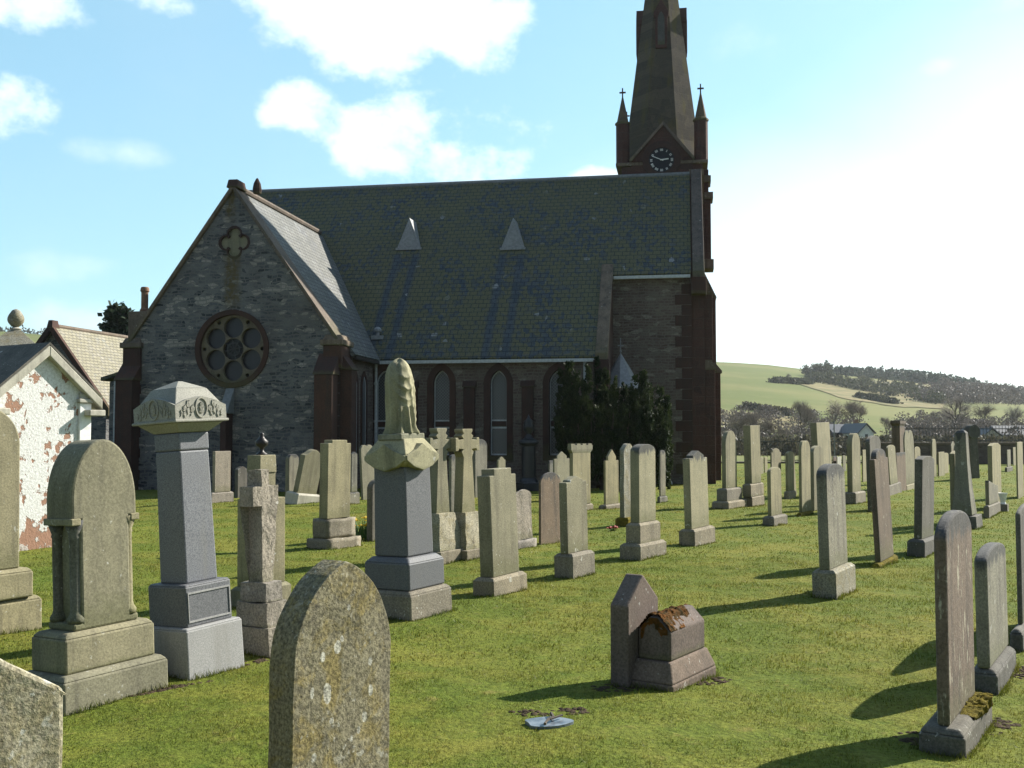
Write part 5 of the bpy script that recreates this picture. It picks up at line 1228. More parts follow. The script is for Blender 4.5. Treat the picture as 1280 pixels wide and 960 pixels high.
def tp_(u_, v_):
    x_ = -bw/2+u_*bw; q_ = v_*Lt2
    if q_ < sl_t: f_ = q_/sl_t; return (x_, bt/2-f_*bt*.38, ze+f_*(zr-ze))
    if q_ < sl_t+bt*.24: return (x_, bt*.12-(q_-sl_t), zr)
    f_ = (q_-sl_t-bt*.24)/sl_t; return (x_, -bt*.12-f_*bt*.38, zr-f_*(zr-ze))
def tn_(u_, v_):
    q_ = v_*Lt2; k_ = (zr-ze)/sl_t; c_ = bt*.38/sl_t
    return (0, k_, c_) if q_ < sl_t else ((0, 0, 1) if q_ < sl_t+bt*.24 else (0, -k_, c_))
def tm_(u_, v_, p): return min(1, max(0, 1.45-u_*1.25-abs(v_-.45)*1.2+.75*mnoise.noise(p*11)+.4*mnoise.noise(p*27)))
mb = blanket(tp_, tn_, 80, 60, tm_, .026)
link('moss_cushion', mb, 'rust_moss', o, smooth=True)
def ep_(u_, v_): return (-bw/2, -bt*.42+u_*bt*.84, min(ze, zr)+.002-v_*.14+(0 if abs(-bt*.42+u_*bt*.84) > bt*.12 else 0)+max(0, (zr-ze)*(1-max(0, abs(-bt*.42+u_*bt*.84)-bt*.12)/(bt*.38))-.01))
def em_(u_, v_, p): return min(1, max(0, 1.25-v_*1.5-abs(u_-.5)*.8+.8*mnoise.noise(p*12)))
link('moss_cushion', blanket(ep_, lambda a, b: (-1, 0, 0), 50, 24, em_, .02), 'rust_moss', o, smooth=True)

# black urn pillar before the church
Cn = ground(661, 614); k = Cn.y/F
o = empty('urn_pillar', Cn+Vector((0, .2, 0)), 30, 'polished black round pillar with a covered urn on top, before the church windows', 'monument')
d_ = Cn.y+.2; r = 10.5*k
bm = bmesh.new(); box(bm, -r*1.5, r*1.5, -r*1.5, r*1.5, -.1, zpix(603, d_)); link('base', bm, 'black_granite', o, bevel=.02)
bm = bmesh.new(); zc_ = zpix(558, d_); lathe(bm, [(r*1.2, zpix(603, d_)), (r*1.1, zpix(600, d_)), (r*.85, zpix(597, d_)), (r*.82, zc_), (r*1.1, zc_+.05), (r*1.25, zc_+.1), (r*1.2, zc_+.16), (r*.6, zpix(548, d_)), (r*.45, zpix(545, d_))], 28); link('column', bm, 'black_granite', o, smooth=False)
bm = bmesh.new(); z0 = zpix(546, d_); h = zpix(518, d_)-z0; lathe(bm, [(r*.5, z0), (r*.35, z0+.08*h), (r*.3, z0+.14*h), (r*.62, z0+.3*h), (r*.68, z0+.5*h), (r*.5, z0+.66*h), (r*.55, z0+.7*h), (r*.2, z0+.82*h), (r*.12, z0+.9*h), (0, z0+h)], 24); link('urn', bm, 'black_granite', o, smooth=True)
# metal hoop near the church corner
Cn = ground(832, 606); bm = bmesh.new(); tube(bm, [(.21*math.cos(math.pi*i/12), 0, .2*math.sin(math.pi*i/12)) for i in range(13)], .022, 6)
o = link('hoop', bm, 'white_paint', smooth=True); o.location = Cn; o.rotation_euler = (0, 0, .3); tag(o, 'small white wreath hoop standing in the grass near the church corner', 'hoop')

# flowers
def clump(name, label, px, py, n, h, spread, petal, cat):
    Cn = ground(px, py); o = empty(name, Cn, 0, label, cat); bs = bmesh.new(); bp = bmesh.new()
    for i in range(n):
        a = random.random()*6.28; r = spread*math.sqrt(random.random()); x, y = r*math.cos(a), r*math.sin(a); hh = h*random.uniform(.6, 1)
        tx, ty = x*1.3+random.uniform(-.03, .03), y*1.3
        tube(bs, [(x, y, -.02), (x, y, hh*.6), (tx, ty, hh)], .006, 3)
        for k in range(3):
            b = random.random()*6.28; w_ = .012; L = hh*random.uniform(.6, 1)
            q = [bs.verts.new(p) for p in ((x-w_, y, 0), (x+w_, y, 0), (x+.1*math.cos(b), y+.1*math.sin(b), L))]; bs.faces.new(q)
        if i % 5 < 3:
            c = Vector((tx, ty, hh)); 
            for k in range(6):
                b = k*math.pi/3+a; q = [bp.verts.new(c+Vector(p)) for p in ((0, 0, 0), (.04*math.cos(b-.4), .04*math.sin(b-.4), .012), (.06*math.cos(b), .06*math.sin(b), .0), (.04*math.cos(b+.4), .04*math.sin(b+.4), .012))]; bp.faces.new(q)
            tube(bp, [c, c+Vector((.02, -.03, .02))], .018, 6)
    link('leaves', bs, 'flower_leaf', o, recalc=False); link('blooms', bp, petal, o, recalc=False)
clump('daffodils', 'clump of yellow daffodils beside the left side of the statue pedestal', 455, 673, 34, .30, .13, 'yellow_petal', 'flowers')
clump('red_flowers', 'small bunch of red flowers left of the tall double-plinth stone', 766, 664, 6, .07, .05, 'red_petal', 'flowers')

# bare soil round some bases: heaps of crumbs with ragged edges
def soil(px, py, rx_, ry_, rot=0.0):
    Cn = ground(px, py); pts = []
    for _ in range(int(2600*rx_*ry_)+60):
        a = random.random()*6.28; f = random.random()**.6*1.1; x, y = rx_*f*math.cos(a), ry_*f*math.sin(a); X, Y = Cn.x+x*math.cos(rot)-y*math.sin(rot), Cn.y+x*math.sin(rot)+y*math.cos(rot)
        if mnoise.noise(Vector((X*9, Y*9, 1))) < -.25: continue
        pts.append((X, Y, hump(X, Y)-.004))
    bm = mossy(pts, .022); o = link('bare_soil', bm, 'bare_soil', smooth=True); tag(o, None, None, kind='structure'); return (Cn.x, Cn.y, max(rx_, ry_), rx_, ry_, rot)
SOILS = [soil(778, 862, .20, .11, .35), soil(890, 850, .15, .09, .9), soil(1158, 925, .14, .14, .8), soil(1245, 905, .20, .10, .9), soil(690, 897, .22, .07, .1), soil(1275, 838, .24, .10, .9), soil(325, 826, .16, .06, .9), soil(210, 862, .3, .03, .8)]
# small sunken slate tablet, wet and bright
Cn = ground(685, 914); bm = bmesh.new(); P = [(.125*math.cos(a)*(1+.10*math.sin(3*a+1)+.05*math.sin(5*a)), .08*math.sin(a)*(1+.12*math.sin(2*a))) for a in [2*math.pi*i/26 for i in range(26)]]
a_ = [bm.verts.new((x, y, .0)) for x, y in P]; b_ = [bm.verts.new((x, y, -.05)) for x, y in P]; bm.faces.new(a_); bm.faces.new(b_[::-1])
for i in range(26): bm.faces.new((a_[(i+1) % 26], a_[i], b_[i], b_[(i+1) % 26]))
m, t = newmat('wet_slate'); v = objvec(t); finish(t, t.mix(t.ramp(t.noise(v, 14, 4), .35, .65), (.10, .125, .155), (.22, .25, .28)), .25, t.noise(v, 9, 2), .05, .01, .6)
pud = link('slate_tablet', bm, 'wet_slate'); pud.location = (Cn.x, Cn.y, hump(Cn.x, Cn.y)+.018); pud.rotation_euler = (R(3), 0, 0); tag(pud, 'small wet blue-grey slate tablet sunk in the lawn near the house-shaped tomb', 'tablet')
bm = bmesh.new(); tube(bm, [(-.02, -.10, .015), (.0, -.03, .02), (.03, .02, .016), (.02, .09, .02)], .009, 5); tube(bm, [(.01, -.02, .018), (.08, .05, .02)], .006, 5)
o = link('fallen_twig', bm, 'bark'); o.location = pud.location; tag(o, 'broken twig lying across the wet slate tablet', 'twig')
# ---------------------------------------------------------------- grass blades over the near lawn
def add_mesh(name, V, Fq, mat, tint=None, smooth=False):
    me = bpy.data.meshes.new(name); nv = len(V); nf, k = Fq.shape
    me.vertices.add(nv); me.vertices.foreach_set('co', V.astype(np.float32).ravel())
    me.loops.add(nf*k); me.loops.foreach_set('vertex_index', Fq.astype(np.int32).ravel())
    me.polygons.add(nf); me.polygons.foreach_set('loop_start', np.arange(0, nf*k, k, dtype=np.int32)); me.polygons.foreach_set('loop_total', np.full(nf, k, dtype=np.int32))
    if tint is not None:
        a = me.color_attributes.new('tint', 'FLOAT_COLOR', 'POINT'); a.data.foreach_set('color', np.c_[tint, np.ones(nv)].astype(np.float32).ravel())
    me.update(calc_edges=True); me.materials.append(MATS[mat]); o = bpy.data.objects.new(name, me); COL.objects.link(o); return o
def blades(n, y0, y1, h0, h1, w):
    u_ = rng.random(n); y = np.sqrt(y0*y0+(y1*y1-y0*y0)*u_); x = (rng.random(n)*2-1)*(y*.56+.8)
    keep = np.ones(n, bool)
    for (cx, cy, _, rx_, ry_, rot) in SOILS:
        dx, dy = x-cx, y-cy; a = dx*math.cos(rot)+dy*math.sin(rot); b = -dx*math.sin(rot)+dy*math.cos(rot)
        keep &= ((a/rx_)**2+(b/ry_)**2 > .25+1.1*rng.random(n)**.7)
    dx, dy = x-pud.location.x, y-pud.location.y; keep &= ((dx/.135)**2+(dy/.09)**2 > 1)
    x, y = x[keep], y[keep]; n = len(x)
    z = np.array([hump(a, b) for a, b in zip(x, y)])-.004
    # clumpiness: longer tufts and bare moss
    cl = np.array([mnoise.noise(Vector((a*2.3, b*2.3, 0)))+.6*mnoise.noise(Vector((a*7, b*7, 5))) for a, b in zip(x, y)])
    h = (h0+(h1-h0)*rng.random(n)**1.6)*(1+.75*np.clip(cl, -.8, 1.0))
    ang = rng.random(n)*2*np.pi; bend = rng.normal(0, .55, n)*h+.0; bx, by = np.cos(ang), np.sin(ang); la = rng.random(n)*2*np.pi
    ww = w*(.6+.8*rng.random(n))
    V = np.empty((n, 3, 3)); V[:, 0] = np.c_[x-bx*ww, y-by*ww, z]; V[:, 1] = np.c_[x+bx*ww, y+by*ww, z]; V[:, 2] = np.c_[x+np.cos(la)*bend, y+np.sin(la)*bend, z+h]
    tn = .88+.42*rng.random(n); warm = rng.random(n); tint = np.c_[tn*(1+.35*(warm > .86)), tn*(1+.08*(warm > .86)), tn]
    return V.reshape(-1, 3), np.repeat(tint, 3, axis=0)
def foot_tufts():
    """longer uncut grass where the mower cannot reach, round the feet of the nearer stones"""
    V, T = [], []
    for o in [q for q in COL.objects if q.type == 'EMPTY' and q.get('category') in ('headstone', 'monument', 'cross', 'tomb', 'obelisk') and q.location.y < 24]:
        low = min((c for c in o.children if c.type == 'MESH'), key=lambda c: min(v.co.z for v in c.data.vertices)); cs = [v.co for v in low.data.vertices]
        x0, x1, y0, y1 = min(c.x for c in cs), max(c.x for c in cs), min(c.y for c in cs), max(c.y for c in cs); M_ = o.matrix_basis
        per = 2*(x1-x0+y1-y0); n = int(per*(330 if o.location.y < 10 else 170))
        for _ in range(n):
            q = random.random()*per; off = abs(random.gauss(0, .018))+.002
            if q < x1-x0: p = (x0+q, y0-off)
            elif q < x1-x0+y1-y0: p = (x1+off, y0+q-(x1-x0))
            elif q < 2*(x1-x0)+y1-y0: p = (x1-(q-(x1-x0)-(y1-y0)), y1+off)
            else: p = (x0-off, y1-(q-2*(x1-x0)-(y1-y0)))
            w = M_ @ Vector((p[0], p[1], 0)); cl = .55+.9*max(0, mnoise.noise(w*3.2)+.25)
            h = random.uniform(.018, .06)*cl; a = random.random()*6.28; wd = .0028 if o.location.y < 10 else .0055; b = random.random()*6.28; z = hump(w.x, w.y)-.004
            V += [(w.x-wd*math.cos(a), w.y-wd*math.sin(a), z), (w.x+wd*math.cos(a), w.y+wd*math.sin(a), z), (w.x+.5*h*math.cos(b), w.y+.5*h*math.sin(b), z+h)]
            tn = random.uniform(.6, 1.15); T += [(tn, tn, tn)]*3
    return np.array(V), np.array(T)
Vs, Ts = [], []
V_, T_ = foot_tufts(); Vs.append(V_); Ts.append(T_)
for a in ((150000, 3.0, 7.0, .008, .022, .0024), (150000, 7.0, 13.0, .011, .028, .0040), (90000, 13.0, 24.0, .014, .032, .0075), (40000, 24.0, 44.0, .016, .036, .014)):
    V_, T_ = blades(*a); Vs.append(V_); Ts.append(T_)
V_ = np.concatenate(Vs); T_ = np.concatenate(Ts)
o = add_mesh('grass', V_, np.arange(len(V_)).reshape(-1, 3), 'grass_blade', T_); tag(o, 'short mown grass of the churchyard lawn', 'grass', kind='stuff')

# ---------------------------------------------------------------- leaves, trees
def leafcloud(pts, nrm, size, jit=.5):
    """one bent-diamond leaf clump per point"""
    n = len(pts); d = nrm+rng.normal(0, jit, (n, 3)); d /= np.linalg.norm(d, axis=1)[:, None]+1e-9
    r = rng.normal(0, 1, (n, 3)); s = np.cross(d, r); s /= np.linalg.norm(s, axis=1)[:, None]+1e-9
    L = size*(.6+.8*rng.random(n))[:, None]; Wd = L*.34
    V = np.empty((n, 4, 3)); V[:, 0] = pts; V[:, 1] = pts+d*L*.5+s*Wd; V[:, 2] = pts+d*L; V[:, 3] = pts+d*L*.5-s*Wd
    tn = (.7+.7*rng.random(n))[:, None]*np.ones((1, 3))
    return V.reshape(-1, 3), np.repeat(tn, 4, axis=0)
def leafobj(name, chunks, mat, parent):
    V = np.concatenate([c[0] for c in chunks]); T_ = np.concatenate([c[1] for c in chunks]); o = add_mesh(name, V, np.arange(len(V)).reshape(-1, 4), mat, T_); o.parent = parent; return o
# yew: many upright plumes, drooping on the right
base = ground(765, 612); kY = base.y/F
yew = empty('yew_tree', base, 0, 'dark bushy yew tree with drooping sprays growing against the church wall', 'tree')
ch = []; bt = bmesh.new()
tube(bt, [(-.2, 0, -.1), (-.15, 0, .6), (-.1, .1, 1.4)], .16, 8, .09); tube(bt, [(.4, .1, -.1), (.5, .1, .7), (.6, .1, 1.5)], .13, 8, .07)
TOPY = [(702, 468), (712, 455), (722, 468), (735, 462), (748, 452), (757, 466), (768, 478), (780, 484), (792, 476), (803, 470), (812, 483), (824, 490), (832, 500)]
def yewtop(px):
    for (a, ya), (b, yb_) in zip(TOPY, TOPY[1:]):
        if a <= px <= b: return ya+(yb_-ya)*(px-a)/(b-a)
    return 500
for (px, ty) in TOPY+[(x+random.uniform(-5, 5), None) for x, _ in TOPY]*3:
    ty = yewtop(px)+(0 if ty else random.uniform(10, 55)) if True else ty; front = random.uniform(-.75, .8)
    tp = at(px, ty, base.y+front)-base; ft = Vector((tp.x*.55+random.uniform(-.15, .15), tp.y*.6, .25)); L = (tp-ft).length
    for s_ in range(int(30*L)):                        # sprays set close along the plume, tips up
        u_ = random.random()**.8; c_ = ft.lerp(tp, u_)+Vector((.22*math.sin(3*u_)*(tp.x/1.6), 0, 0)); w_ = .02+.24*(1-u_)**.8
        a = random.random()*6.28; c_ = c_+Vector((math.cos(a)*w_*random.random()**.5, math.sin(a)*w_*random.random()**.5, 0)); d_ = Vector((math.cos(a)*.32, math.sin(a)*.32, 1)).normalized(); l_ = random.uniform(.14, .30)*(1-.45*u_)
        npt = 44; q_ = rng.random(npt)[:, None]; P = np.array(c_)[None]+np.array(d_*l_)[None]*q_+rng.normal(0, .018, (npt, 3)); ch.append(leafcloud(P, np.tile(np.array(d_), (npt, 1)), .062, .45))
    tube(bt, [ft*.6, ft, ft.lerp(tp, .7)], .04, 5, .012)
for k in range(46):                                    # drooping sprays on the sunny side
    px = random.uniform(772, 838); ty = random.uniform(yewtop(px)+4, 575); p0 = at(px, ty, base.y+random.uniform(-.9, .5))-base
    for s_ in range(10):
        p1 = p0+Vector((random.uniform(-.03, .04), random.uniform(-.05, .03), -.10*s_)); npt = 40; q_ = rng.random(npt)[:, None]; d_ = Vector((random.uniform(-.2, .35), random.uniform(-.3, .1), -1)).normalized()
        P = np.array(p1)[None]+np.array(d_*.2)[None]*q_+rng.normal(0, .02, (npt, 3)); ch.append(leafcloud(P, np.tile(np.array(d_), (npt, 1)), .06, .5))
leafobj('crown', ch, 'yew_leaf', yew); link('trunk', bt, 'bark', yew)

# bare winter trees of the valley
def bare_mesh(seed, H=8.0, spread=1.0):
    """winter tree: trunk with limbs, and a crown of fine bare twigs in loose clumps"""
    rnd = random.Random(seed); r2 = np.random.default_rng(seed); bm = bmesh.new(); tips = []
    def grow(p, d, L, r, k):
        e = p+d*L; tube(bm, [p, p+d*L*.5+Vector((rnd.uniform(-.06, .06), rnd.uniform(-.06, .06), 0))*L, e], max(r, .03), 5 if k < 2 else 3, max(r*.62, .02)); tips.append((e, d, k))
        if k >= 4: return
        for i in range(3):
            ax = Matrix.Rotation(rnd.random()*6.28, 3, d) @ d.orthogonal().normalized(); sp = rnd.uniform(.3, .8)*spread
            grow(p+d*L*rnd.uniform(.5, 1.0), (d*math.cos(sp)+ax*math.sin(sp)+Vector((0, 0, .10))).normalized(), L*rnd.uniform(.62, .85), r*.56, k+1)
    grow(Vector((0, 0, -.3)), Vector((rnd.uniform(-.06, .06), 0, 1)).normalized(), H*.24, H*.02, 0)
    V_, F_ = [], []
    for e, d, k in tips:
        if k < 2: continue
        n = 15 if k > 2 else 9
        for _ in range(n):
            dd = (d+Vector(r2.normal(0, .6, 3))+Vector((0, 0, .15))).normalized(); L = rnd.uniform(.35, .95); p = e+Vector(r2.normal(0, .16, 3)); s_ = dd.orthogonal().normalized()*.016
            b_ = len(V_); V_ += [p-s_, p+s_, p+dd*L]; F_.append((b_, b_+1, b_+2))
    a = bpy.data.meshes.new('trunk'); bm.to_mesh(a); bm.free(); a.materials.append(MATS['bark'])
    b = bpy.data.meshes.new('crown'); b.from_pydata([tuple(v) for v in V_], [], F_); b.materials.append(MATS['twig']); return a, b
BM = [bare_mesh(s, 8, sp) for s, sp in ((3, 1.0), (8, 1.15), (14, .9), (21, 1.25))]
def bare_tree(px, ytop, r, label, ki, ybase=None):
    p = land(px, r); h = zpix(ytop, r)-p.z; s = h/max(v_.co.z for v_ in BM[ki][1].vertices)*1.03
    o = empty('bare_tree', p, random.uniform(0, 360), label, 'tree', 'bare winter trees in the valley'); o.scale = (s, s, s)
    for nm, me in zip(('trunk', 'crown'), BM[ki]):
        c_ = bpy.data.objects.new(nm, me); COL.objects.link(c_); c_.parent = o
BT = [(922, 515, 150, 'small bare tree just right of the church corner, beyond the fence'), (946, 507, 160, 'rounded bare tree right of the small one by the church corner'),
      (1002, 499, 170, 'bare spreading tree above the tall flat-topped leaning stone, left of a thick pair'), (1042, 496, 190, 'left one of a thick pair of bare trees in the valley'),
      (1070, 497, 195, 'right one of a thick pair of bare trees in the valley'), (985, 465, 430, 'lone bare tree standing high on the pasture, left of a bushy dark one'),
      (1192, 491, 170, 'dark forked bare tree behind the railings'), (1165, 512, 230, 'low bare tree left of the dark forked one'),
      (1228, 500, 210, 'bare tree above the pale gabled house, left of two at the picture edge'), (1262, 502, 200, 'bare tree at the right edge of the valley, last of the row'),
      (1108, 520, 180, 'small bare tree above the dark brown square pillar'), (1135, 515, 260, 'faint small bare tree between the brown pillar and the dark forked tree'),
      (1250, 485, 420, 'broad hazy bare tree below the right end of the skyline wood'), (1205, 483, 400, 'hazy bare tree below the middle of the skyline wood'), (1268, 484, 440, 'hazy bare tree highest at the right edge of the hill'), (965, 520, 140, 'small twiggy tree behind the low left fence')]
for i, (px, yt, r, lb) in enumerate(BT): bare_tree(px, yt, r, lb, i % 4)
# bushy dark tree on the pasture
def bush(name, p, w, h, n, mat, label, cat, size, group=None, trunk=True, flat=1.0):
    o = empty(name, p, 0, label, cat, group); ch = []
    for i in range(n):
        a = random.random()*6.28; r_ = math.sqrt(random.random())*w/2; zc = random.uniform(.25, .95)*h; f = math.sqrt(max(.05, 1-((zc/h-.5)/.55)**2))
        c_ = np.array((r_*f*math.cos(a), r_*f*math.sin(a)*flat, zc)); P = c_+rng.normal(0, 1, (60, 3))*size*1.1; ch.append(leafcloud(P, P-np.array((0, 0, h*.3)), size, .8))
    leafobj('crown', ch, mat, o)
    if trunk:
        bm = bmesh.new(); tube(bm, [(0, 0, -.3), (0, 0, h*.7)], w*.05, 6, w*.02); link('trunk', bm, 'bark', o)
    return o
p = landhit(1022, 472); bush('hill_tree', p, 13, zpix(459, p.y)-zpix(473, p.y), 40, 'gorse_leaf', 'dark rounded tree on the pasture near the left end of the skyline wood', 'tree', .8)
p = land(154, 90); 
def conifer(name, p, h, w, n, label, group=None):
    o = empty(name, p, 0, label, 'tree', group); ch = []
    for i in range(n):
        u_ = random.random()**.7; z = h*(.25+.75*u_); r_ = w*.5*(1-.62*u_)*random.uniform(.45, 1); a = random.random()*6.28
        c_ = np.array((r_*math.cos(a), r_*math.sin(a), z)); t__ = rng.random(50)[:, None]; P = np.array((0, 0, z+.3))*(1-t__)+c_*t__+rng.normal(0, 1, (50, 3))*.14; ch.append(leafcloud(P, np.tile(np.array((math.cos(a), math.sin(a), .1)), (50, 1)), .34, .6))
    leafobj('crown', ch, 'conifer_leaf', o); bm = bmesh.new(); tube(bm, [(0, 0, -.5), (0, 0, h*.97)], w*.06, 6, .03); link('trunk', bm, 'bark', o)
for px, yt, w, lb in ((142, 390, 3.0, 'tall ragged conifer behind the low hall, left one of two by the church chimney'), (157, 393, 3.0, 'tall ragged conifer behind the low hall, right one of two by the church chimney')):
    p = Vector((at(px, 500, 62).x, 62, -.5)); conifer('conifer', p, zpix(yt, 62)+.5, w, 60, lb, 'conifers behind the hall')
# far woods and scrub, read as masses
def mass(name, label, cat, spots, mat, size, per=26):
    ch = []
    for (p, w, h) in spots:
        c_ = np.array(p); zz_ = rng.random((per, 1))**1.3; P = c_+zz_*np.array((0, 0, h))+rng.normal(0, 1, (per, 3))*np.array((w*.45, w*.45, h*.06))*(1.05-zz_*.85); ch.append(leafcloud(P, np.tile(np.array((0, 0, 1.0)), (per, 1)), size, .7))
    o = leafobj(name, ch, mat, None); tag(o, label, cat, kind='stuff'); return o
sp = []
for i in range(330):
    px = 1034+random.random()**.9*252; f = (px-1034)/252; yb_ = crest(px)+random.uniform(-1, 2.5)+3*f
    r = RC-random.uniform(2, 40); p = land(px, r); sp.append((p, 2.6, random.uniform(2.8, 6.5)*(.75+.3*(.2 < f < .75))))
for i in range(3): sp.append((land(1033+i*.8, RC-10), 1.5, 6))
mass('skyline_wood', 'dark conifer wood along the crest of the right-hand hill', 'wood', sp, 'conifer_leaf', 1.5, 46)
sp = []
for i in range(260):
    px = random.uniform(1012, 1180); f = (px-1012)/168; y0 = 473+f*16; y1 = 477+f*32; py = y0+(y1-y0)*random.random()
    if mnoise.noise(Vector((px*.045, py*.16, 2))) < -.08: continue
    sp.append((landhit(px, py), 4.5, random.uniform(2, 4)))
for i in range(60):
    px = random.uniform(965, 1012); sp.append((landhit(px, 478+(px-965)*.06+random.uniform(-.6, .6)), 3, 1.8))
for i in range(60):
    px = 1075+random.random()*45; sp.append((landhit(px, 498+(px-1075)*.18), 3, 1.6))
mass('gorse', 'dark gorse scrub scattered over the hillside', 'gorse', sp, 'gorse_leaf', .9, 60)
patch('rough_grass', [(1000, 476, 481), (1060, 480, 500), (1120, 474, 509), (1180, 482, 512)], 'rough_grazing')
patch('rough_grass', [(895, 512, 536), (930, 515, 540), (965, 518, 540), (1005, 524, 540)], 'rough_grazing', .15)
sp = []
for i in range(420):
    px = random.uniform(890, 1300); r = random.uniform(100, 138); h_ = random.uniform(.7, 1.9); sp.append((land(px, r), 2.4, h_))
mass('valley_thicket', 'brown winter thicket along the valley floor beyond the fence', 'thicket', sp, 'hedge_leaf', .38, 150)
sp = []
for i in range(260):
    px = 1120+180*random.random() if i % 3 else 900+170*random.random(); r = random.uniform(150, 240); sp.append((land(px, r), 3.5, random.uniform(1.5, 4.6)*(.7+.5*mnoise.noise(Vector((px*.05, 0, 0))))))
mass('tree_belt', 'soft brown belt of bare hedgerow trees at the foot of the hill', 'wood', sp, 'twig_leaf', .36, 170)
sp = []
for i in range(34):
    px = 932+i*1.7; sp.append((landhit(px, 511+(px-932)*.17+random.uniform(-.5, .5)), 2.4, 1.3))
mass('hedgerow', 'dark hedge line across the foot of the pasture', 'hedge', sp, 'hedge_leaf', .8, 40)
sp = []
for i in range(300):
    px = 1150+150*random.random()**.7; f = (px-1150)/150; sp.append((landhit(px, random.uniform(487+f*6, 503+f*4)), 5, random.uniform(3, 7)))
mass('hillside_scrub', 'hazy brown bare trees massed low on the right of the hill', 'wood', sp, 'twig_leaf', .75, 80)
sp = []
for i in range(30): sp.append((land(-20+i*5+random.uniform(-3, 3), RC-4), 3, random.uniform(1, 4)))
mass('hilltop_bushes', 'tiny bushes along the crest of the left-hand hill', 'bushes', sp, 'gorse_leaf', 1.3, 22)

# ---------------------------------------------------------------- boundary wall, railings, houses
def wallrun(px0, px1, Y, y_top, label, name='boundary_wall'):
    a = at(px0, 560, Y); b = at(px1, 560, Y); zt = zpix(y_top, Y); L = b.x-a.x
    o = empty(name, (a.x, Y, 0), 0, label, 'wall')
    bm = bmesh.new(); box(bm, 0, L, 0, .4, -1.0, zt-.12); link('masonry', bm, 'wall_stone', o)
    bm = bmesh.new(); box(bm, -.03, L+.03, -.05, .45, zt-.119, zt); link('coping', bm, 'coping_stone', o, bevel=.01)
    return o, zt
wallrun(1098, 1500, 51.5, 553, 'brown stone boundary wall with pale coping at the far right of the churchyard')
wallrun(898, 1095, 52.5, 577, 'low stone wall at the far end of the churchyard right of the church')
def railing(px0, px1, Y, y0, y1, label, step):
    a = at(px0, 560, Y); b = at(px1, 560, Y); z0, z1 = zpix(y0, Y), zpix(y1, Y); L = b.x-a.x
    o = empty('railing', (a.x, Y, 0), 0, label, 'railing', 'railings round the churchyard')
    bm = bmesh.new(); box(bm, 0, L, -.02, .02, z1-.14, z1-.10); link('top_rail', bm, 'dark_metal', o)
    bm = bmesh.new(); box(bm, 0, L, -.021, .021, z0+.05, z0+.09); link('bottom_rail', bm, 'dark_metal', o)
    bm = bmesh.new(); n = int(L/step)
    for i in range(n+1): x = L*i/n; box(bm, x-.009, x+.009, -.009, .009, z0-.3, z1-.03); box(bm, x-.022, x+.022, -.012, .012, z1-.0299, z1+.02, .1, .1)
    c_ = link('bars', bm, 'dark_metal', o)
    for i in range(0, n+1, 20):
        bm = bmesh.new(); x = L*i/n; box(bm, x-.04, x+.04, -.04, .04, z0-.4, z1+.06); link('post', bm, 'dark_metal', o)
railing(1130, 1500, 51.7, 552, 533, 'dark iron railings standing on the boundary wall at far right', .16)
railing(942, 1095, 52.7, 577, 549, 'grey railings along the low wall right of the church', .17)
bm = bmesh.new(); p = at(1043, 560, 52.0); tube(bm, [(0, 0, -.3), (0, 0, zpix(526, 52)-0)], .03, 8); o = link('light_pole', bm, 'grey_slate'); o.location = (p.x, p.y, 0); tag(o, 'thin pale metal pole beside the low railings', 'pole')
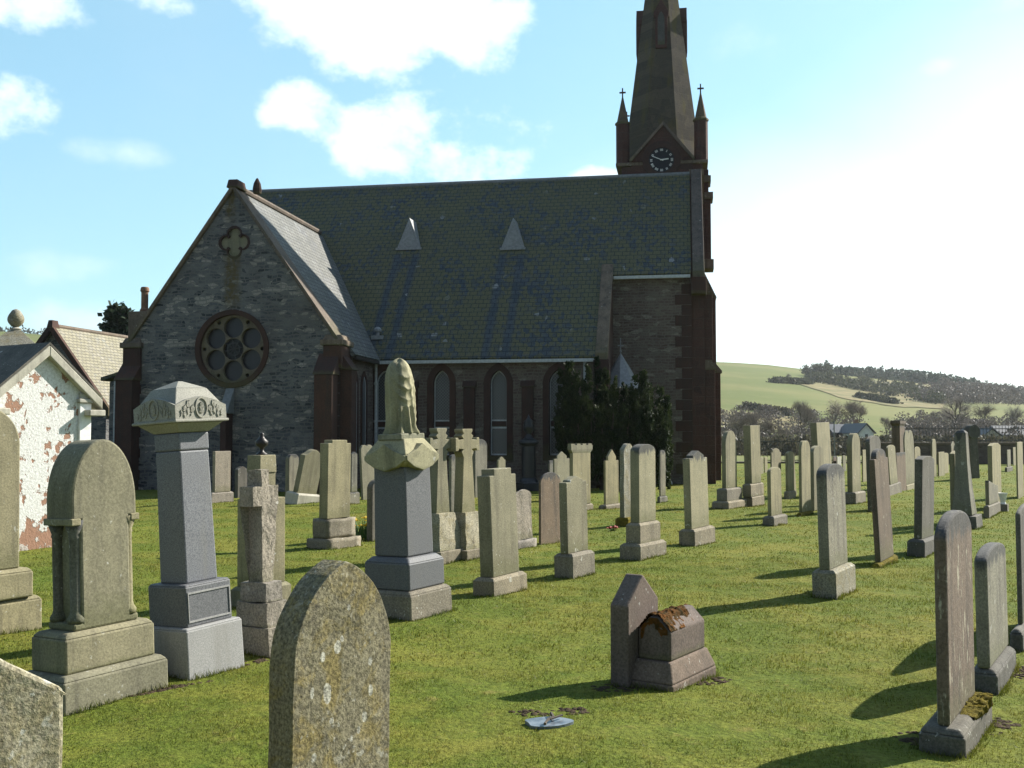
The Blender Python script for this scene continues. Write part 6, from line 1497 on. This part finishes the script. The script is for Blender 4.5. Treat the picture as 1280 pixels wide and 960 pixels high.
def house(px0, px1, Y, ye, yr, label, rot=0, wall='harl', gab=False):
    a = at(px0, 540, Y); b = at(px1, 540, Y); w = b.x-a.x; ze, zr = zpix(ye, Y), zpix(yr, Y)
    o = empty('house', (a.x, Y, 0), rot, label, 'house', 'houses beyond the churchyard'); D = 6.0
    if not gab:
        bm = bmesh.new(); solid(bm, [(0, 0, -2), (0, 0, ze), (0, D/2, zr-.05), (0, D, ze), (0, D, -2)], (w, 0, 0)); link('wall', bm, wall, o)
        for s in (0, 1):
            y0 = -.3 if s == 0 else D+.3; bm = bmesh.new(); solid(bm, [(-.2, y0, ze-.1), (w+.2, y0, ze-.1), (w+.2, D/2, zr), (-.2, D/2, zr)], (0, 0, .14)); link('roof', bm, 'house_slate', o)
        for i in range(2):
            x = w*(.3+.4*i); bm = bmesh.new(); box(bm, x-.45, x+.45, -.03, .05, ze-1.3, ze-.3); link('window', bm, 'house_glass', o)
        bm = bmesh.new(); box(bm, w*.85, w*.85+.6, D/2-.3, D/2+.3, zr-.4, zr+.8); link('chimney', bm, 'pot_clay', o)
    else:
        bm = bmesh.new(); prism(bm, [(0, -2), (w, -2), (w, ze), (w/2, zr-.05), (0, ze)], 0, 9); link('wall', bm, wall, o)
        for s in (-1, 1):
            bm = bmesh.new(); ex = w/2+s*(w/2+.3); solid(bm, [(w/2, -.3, zr), (ex, -.3, ze-.15), (ex, 9.2, ze-.15), (w/2, 9.2, zr)], (0, 0, .14)); link('roof', bm, 'house_slate', o)
        bm = bmesh.new(); box(bm, w*.4, w*.6, -.04, .05, ze-1.2, ze-.2); link('window', bm, 'house_glass', o)
house(1042, 1082, 150, 541, 531, 'low house with dark slate roof behind the leaning flat-topped stone', wall='wall_stone')
house(1074, 1092, 143, 541, 530, 'small house with pale gable right of the dark-roofed one', wall='white_paint', gab=True)
house(1224, 1256, 142, 549, 536, 'pale gabled house behind the railings at far right', wall='harl', gab=True)
house(1252, 1330, 155, 545, 533, 'dark-roofed house at the right picture edge behind the railings')
# a bare tree just beyond the right edge throws its shade over the near lawn
for i, (x, y, sc) in enumerate(((11.5, 11.0, 1.1), (14.0, 10.2, 1.25))):
    o = empty('bare_tree', (x, y, 0), 40+70*i, ['tall bare tree standing outside the right edge, shading the near lawn', 'taller bare tree standing outside the right edge, behind the first'][i], 'tree', 'bare trees by the churchyard edge'); o.scale = (sc,)*3
    for nm, me in zip(('trunk', 'crown'), BM[1+i]):
        c_ = bpy.data.objects.new(nm, me); COL.objects.link(c_); c_.parent = o
# thin air: far things pale a little
bm = bmesh.new(); box(bm, -1500, 2500, -40, 3000, -75, 140)
hz = bpy.data.meshes.new('haze'); bmesh.ops.recalc_face_normals(bm, faces=bm.faces); bm.to_mesh(hz); bm.free(); haze = bpy.data.objects.new('haze', hz); COL.objects.link(haze); haze['kind'] = 'stuff'; haze['label'] = 'thin pale haze in the valley air'
m = bpy.data.materials.new('haze'); m.use_nodes = True; t = NT(m.node_tree); pv = t.n('ShaderNodeVolumePrincipled', {'Color': (.9, .95, 1.0), 'Density': .00014, 'Anisotropy': .3}); t.n('ShaderNodeOutputMaterial', {'Volume': pv.outputs[0]}); hz.materials.append(m)
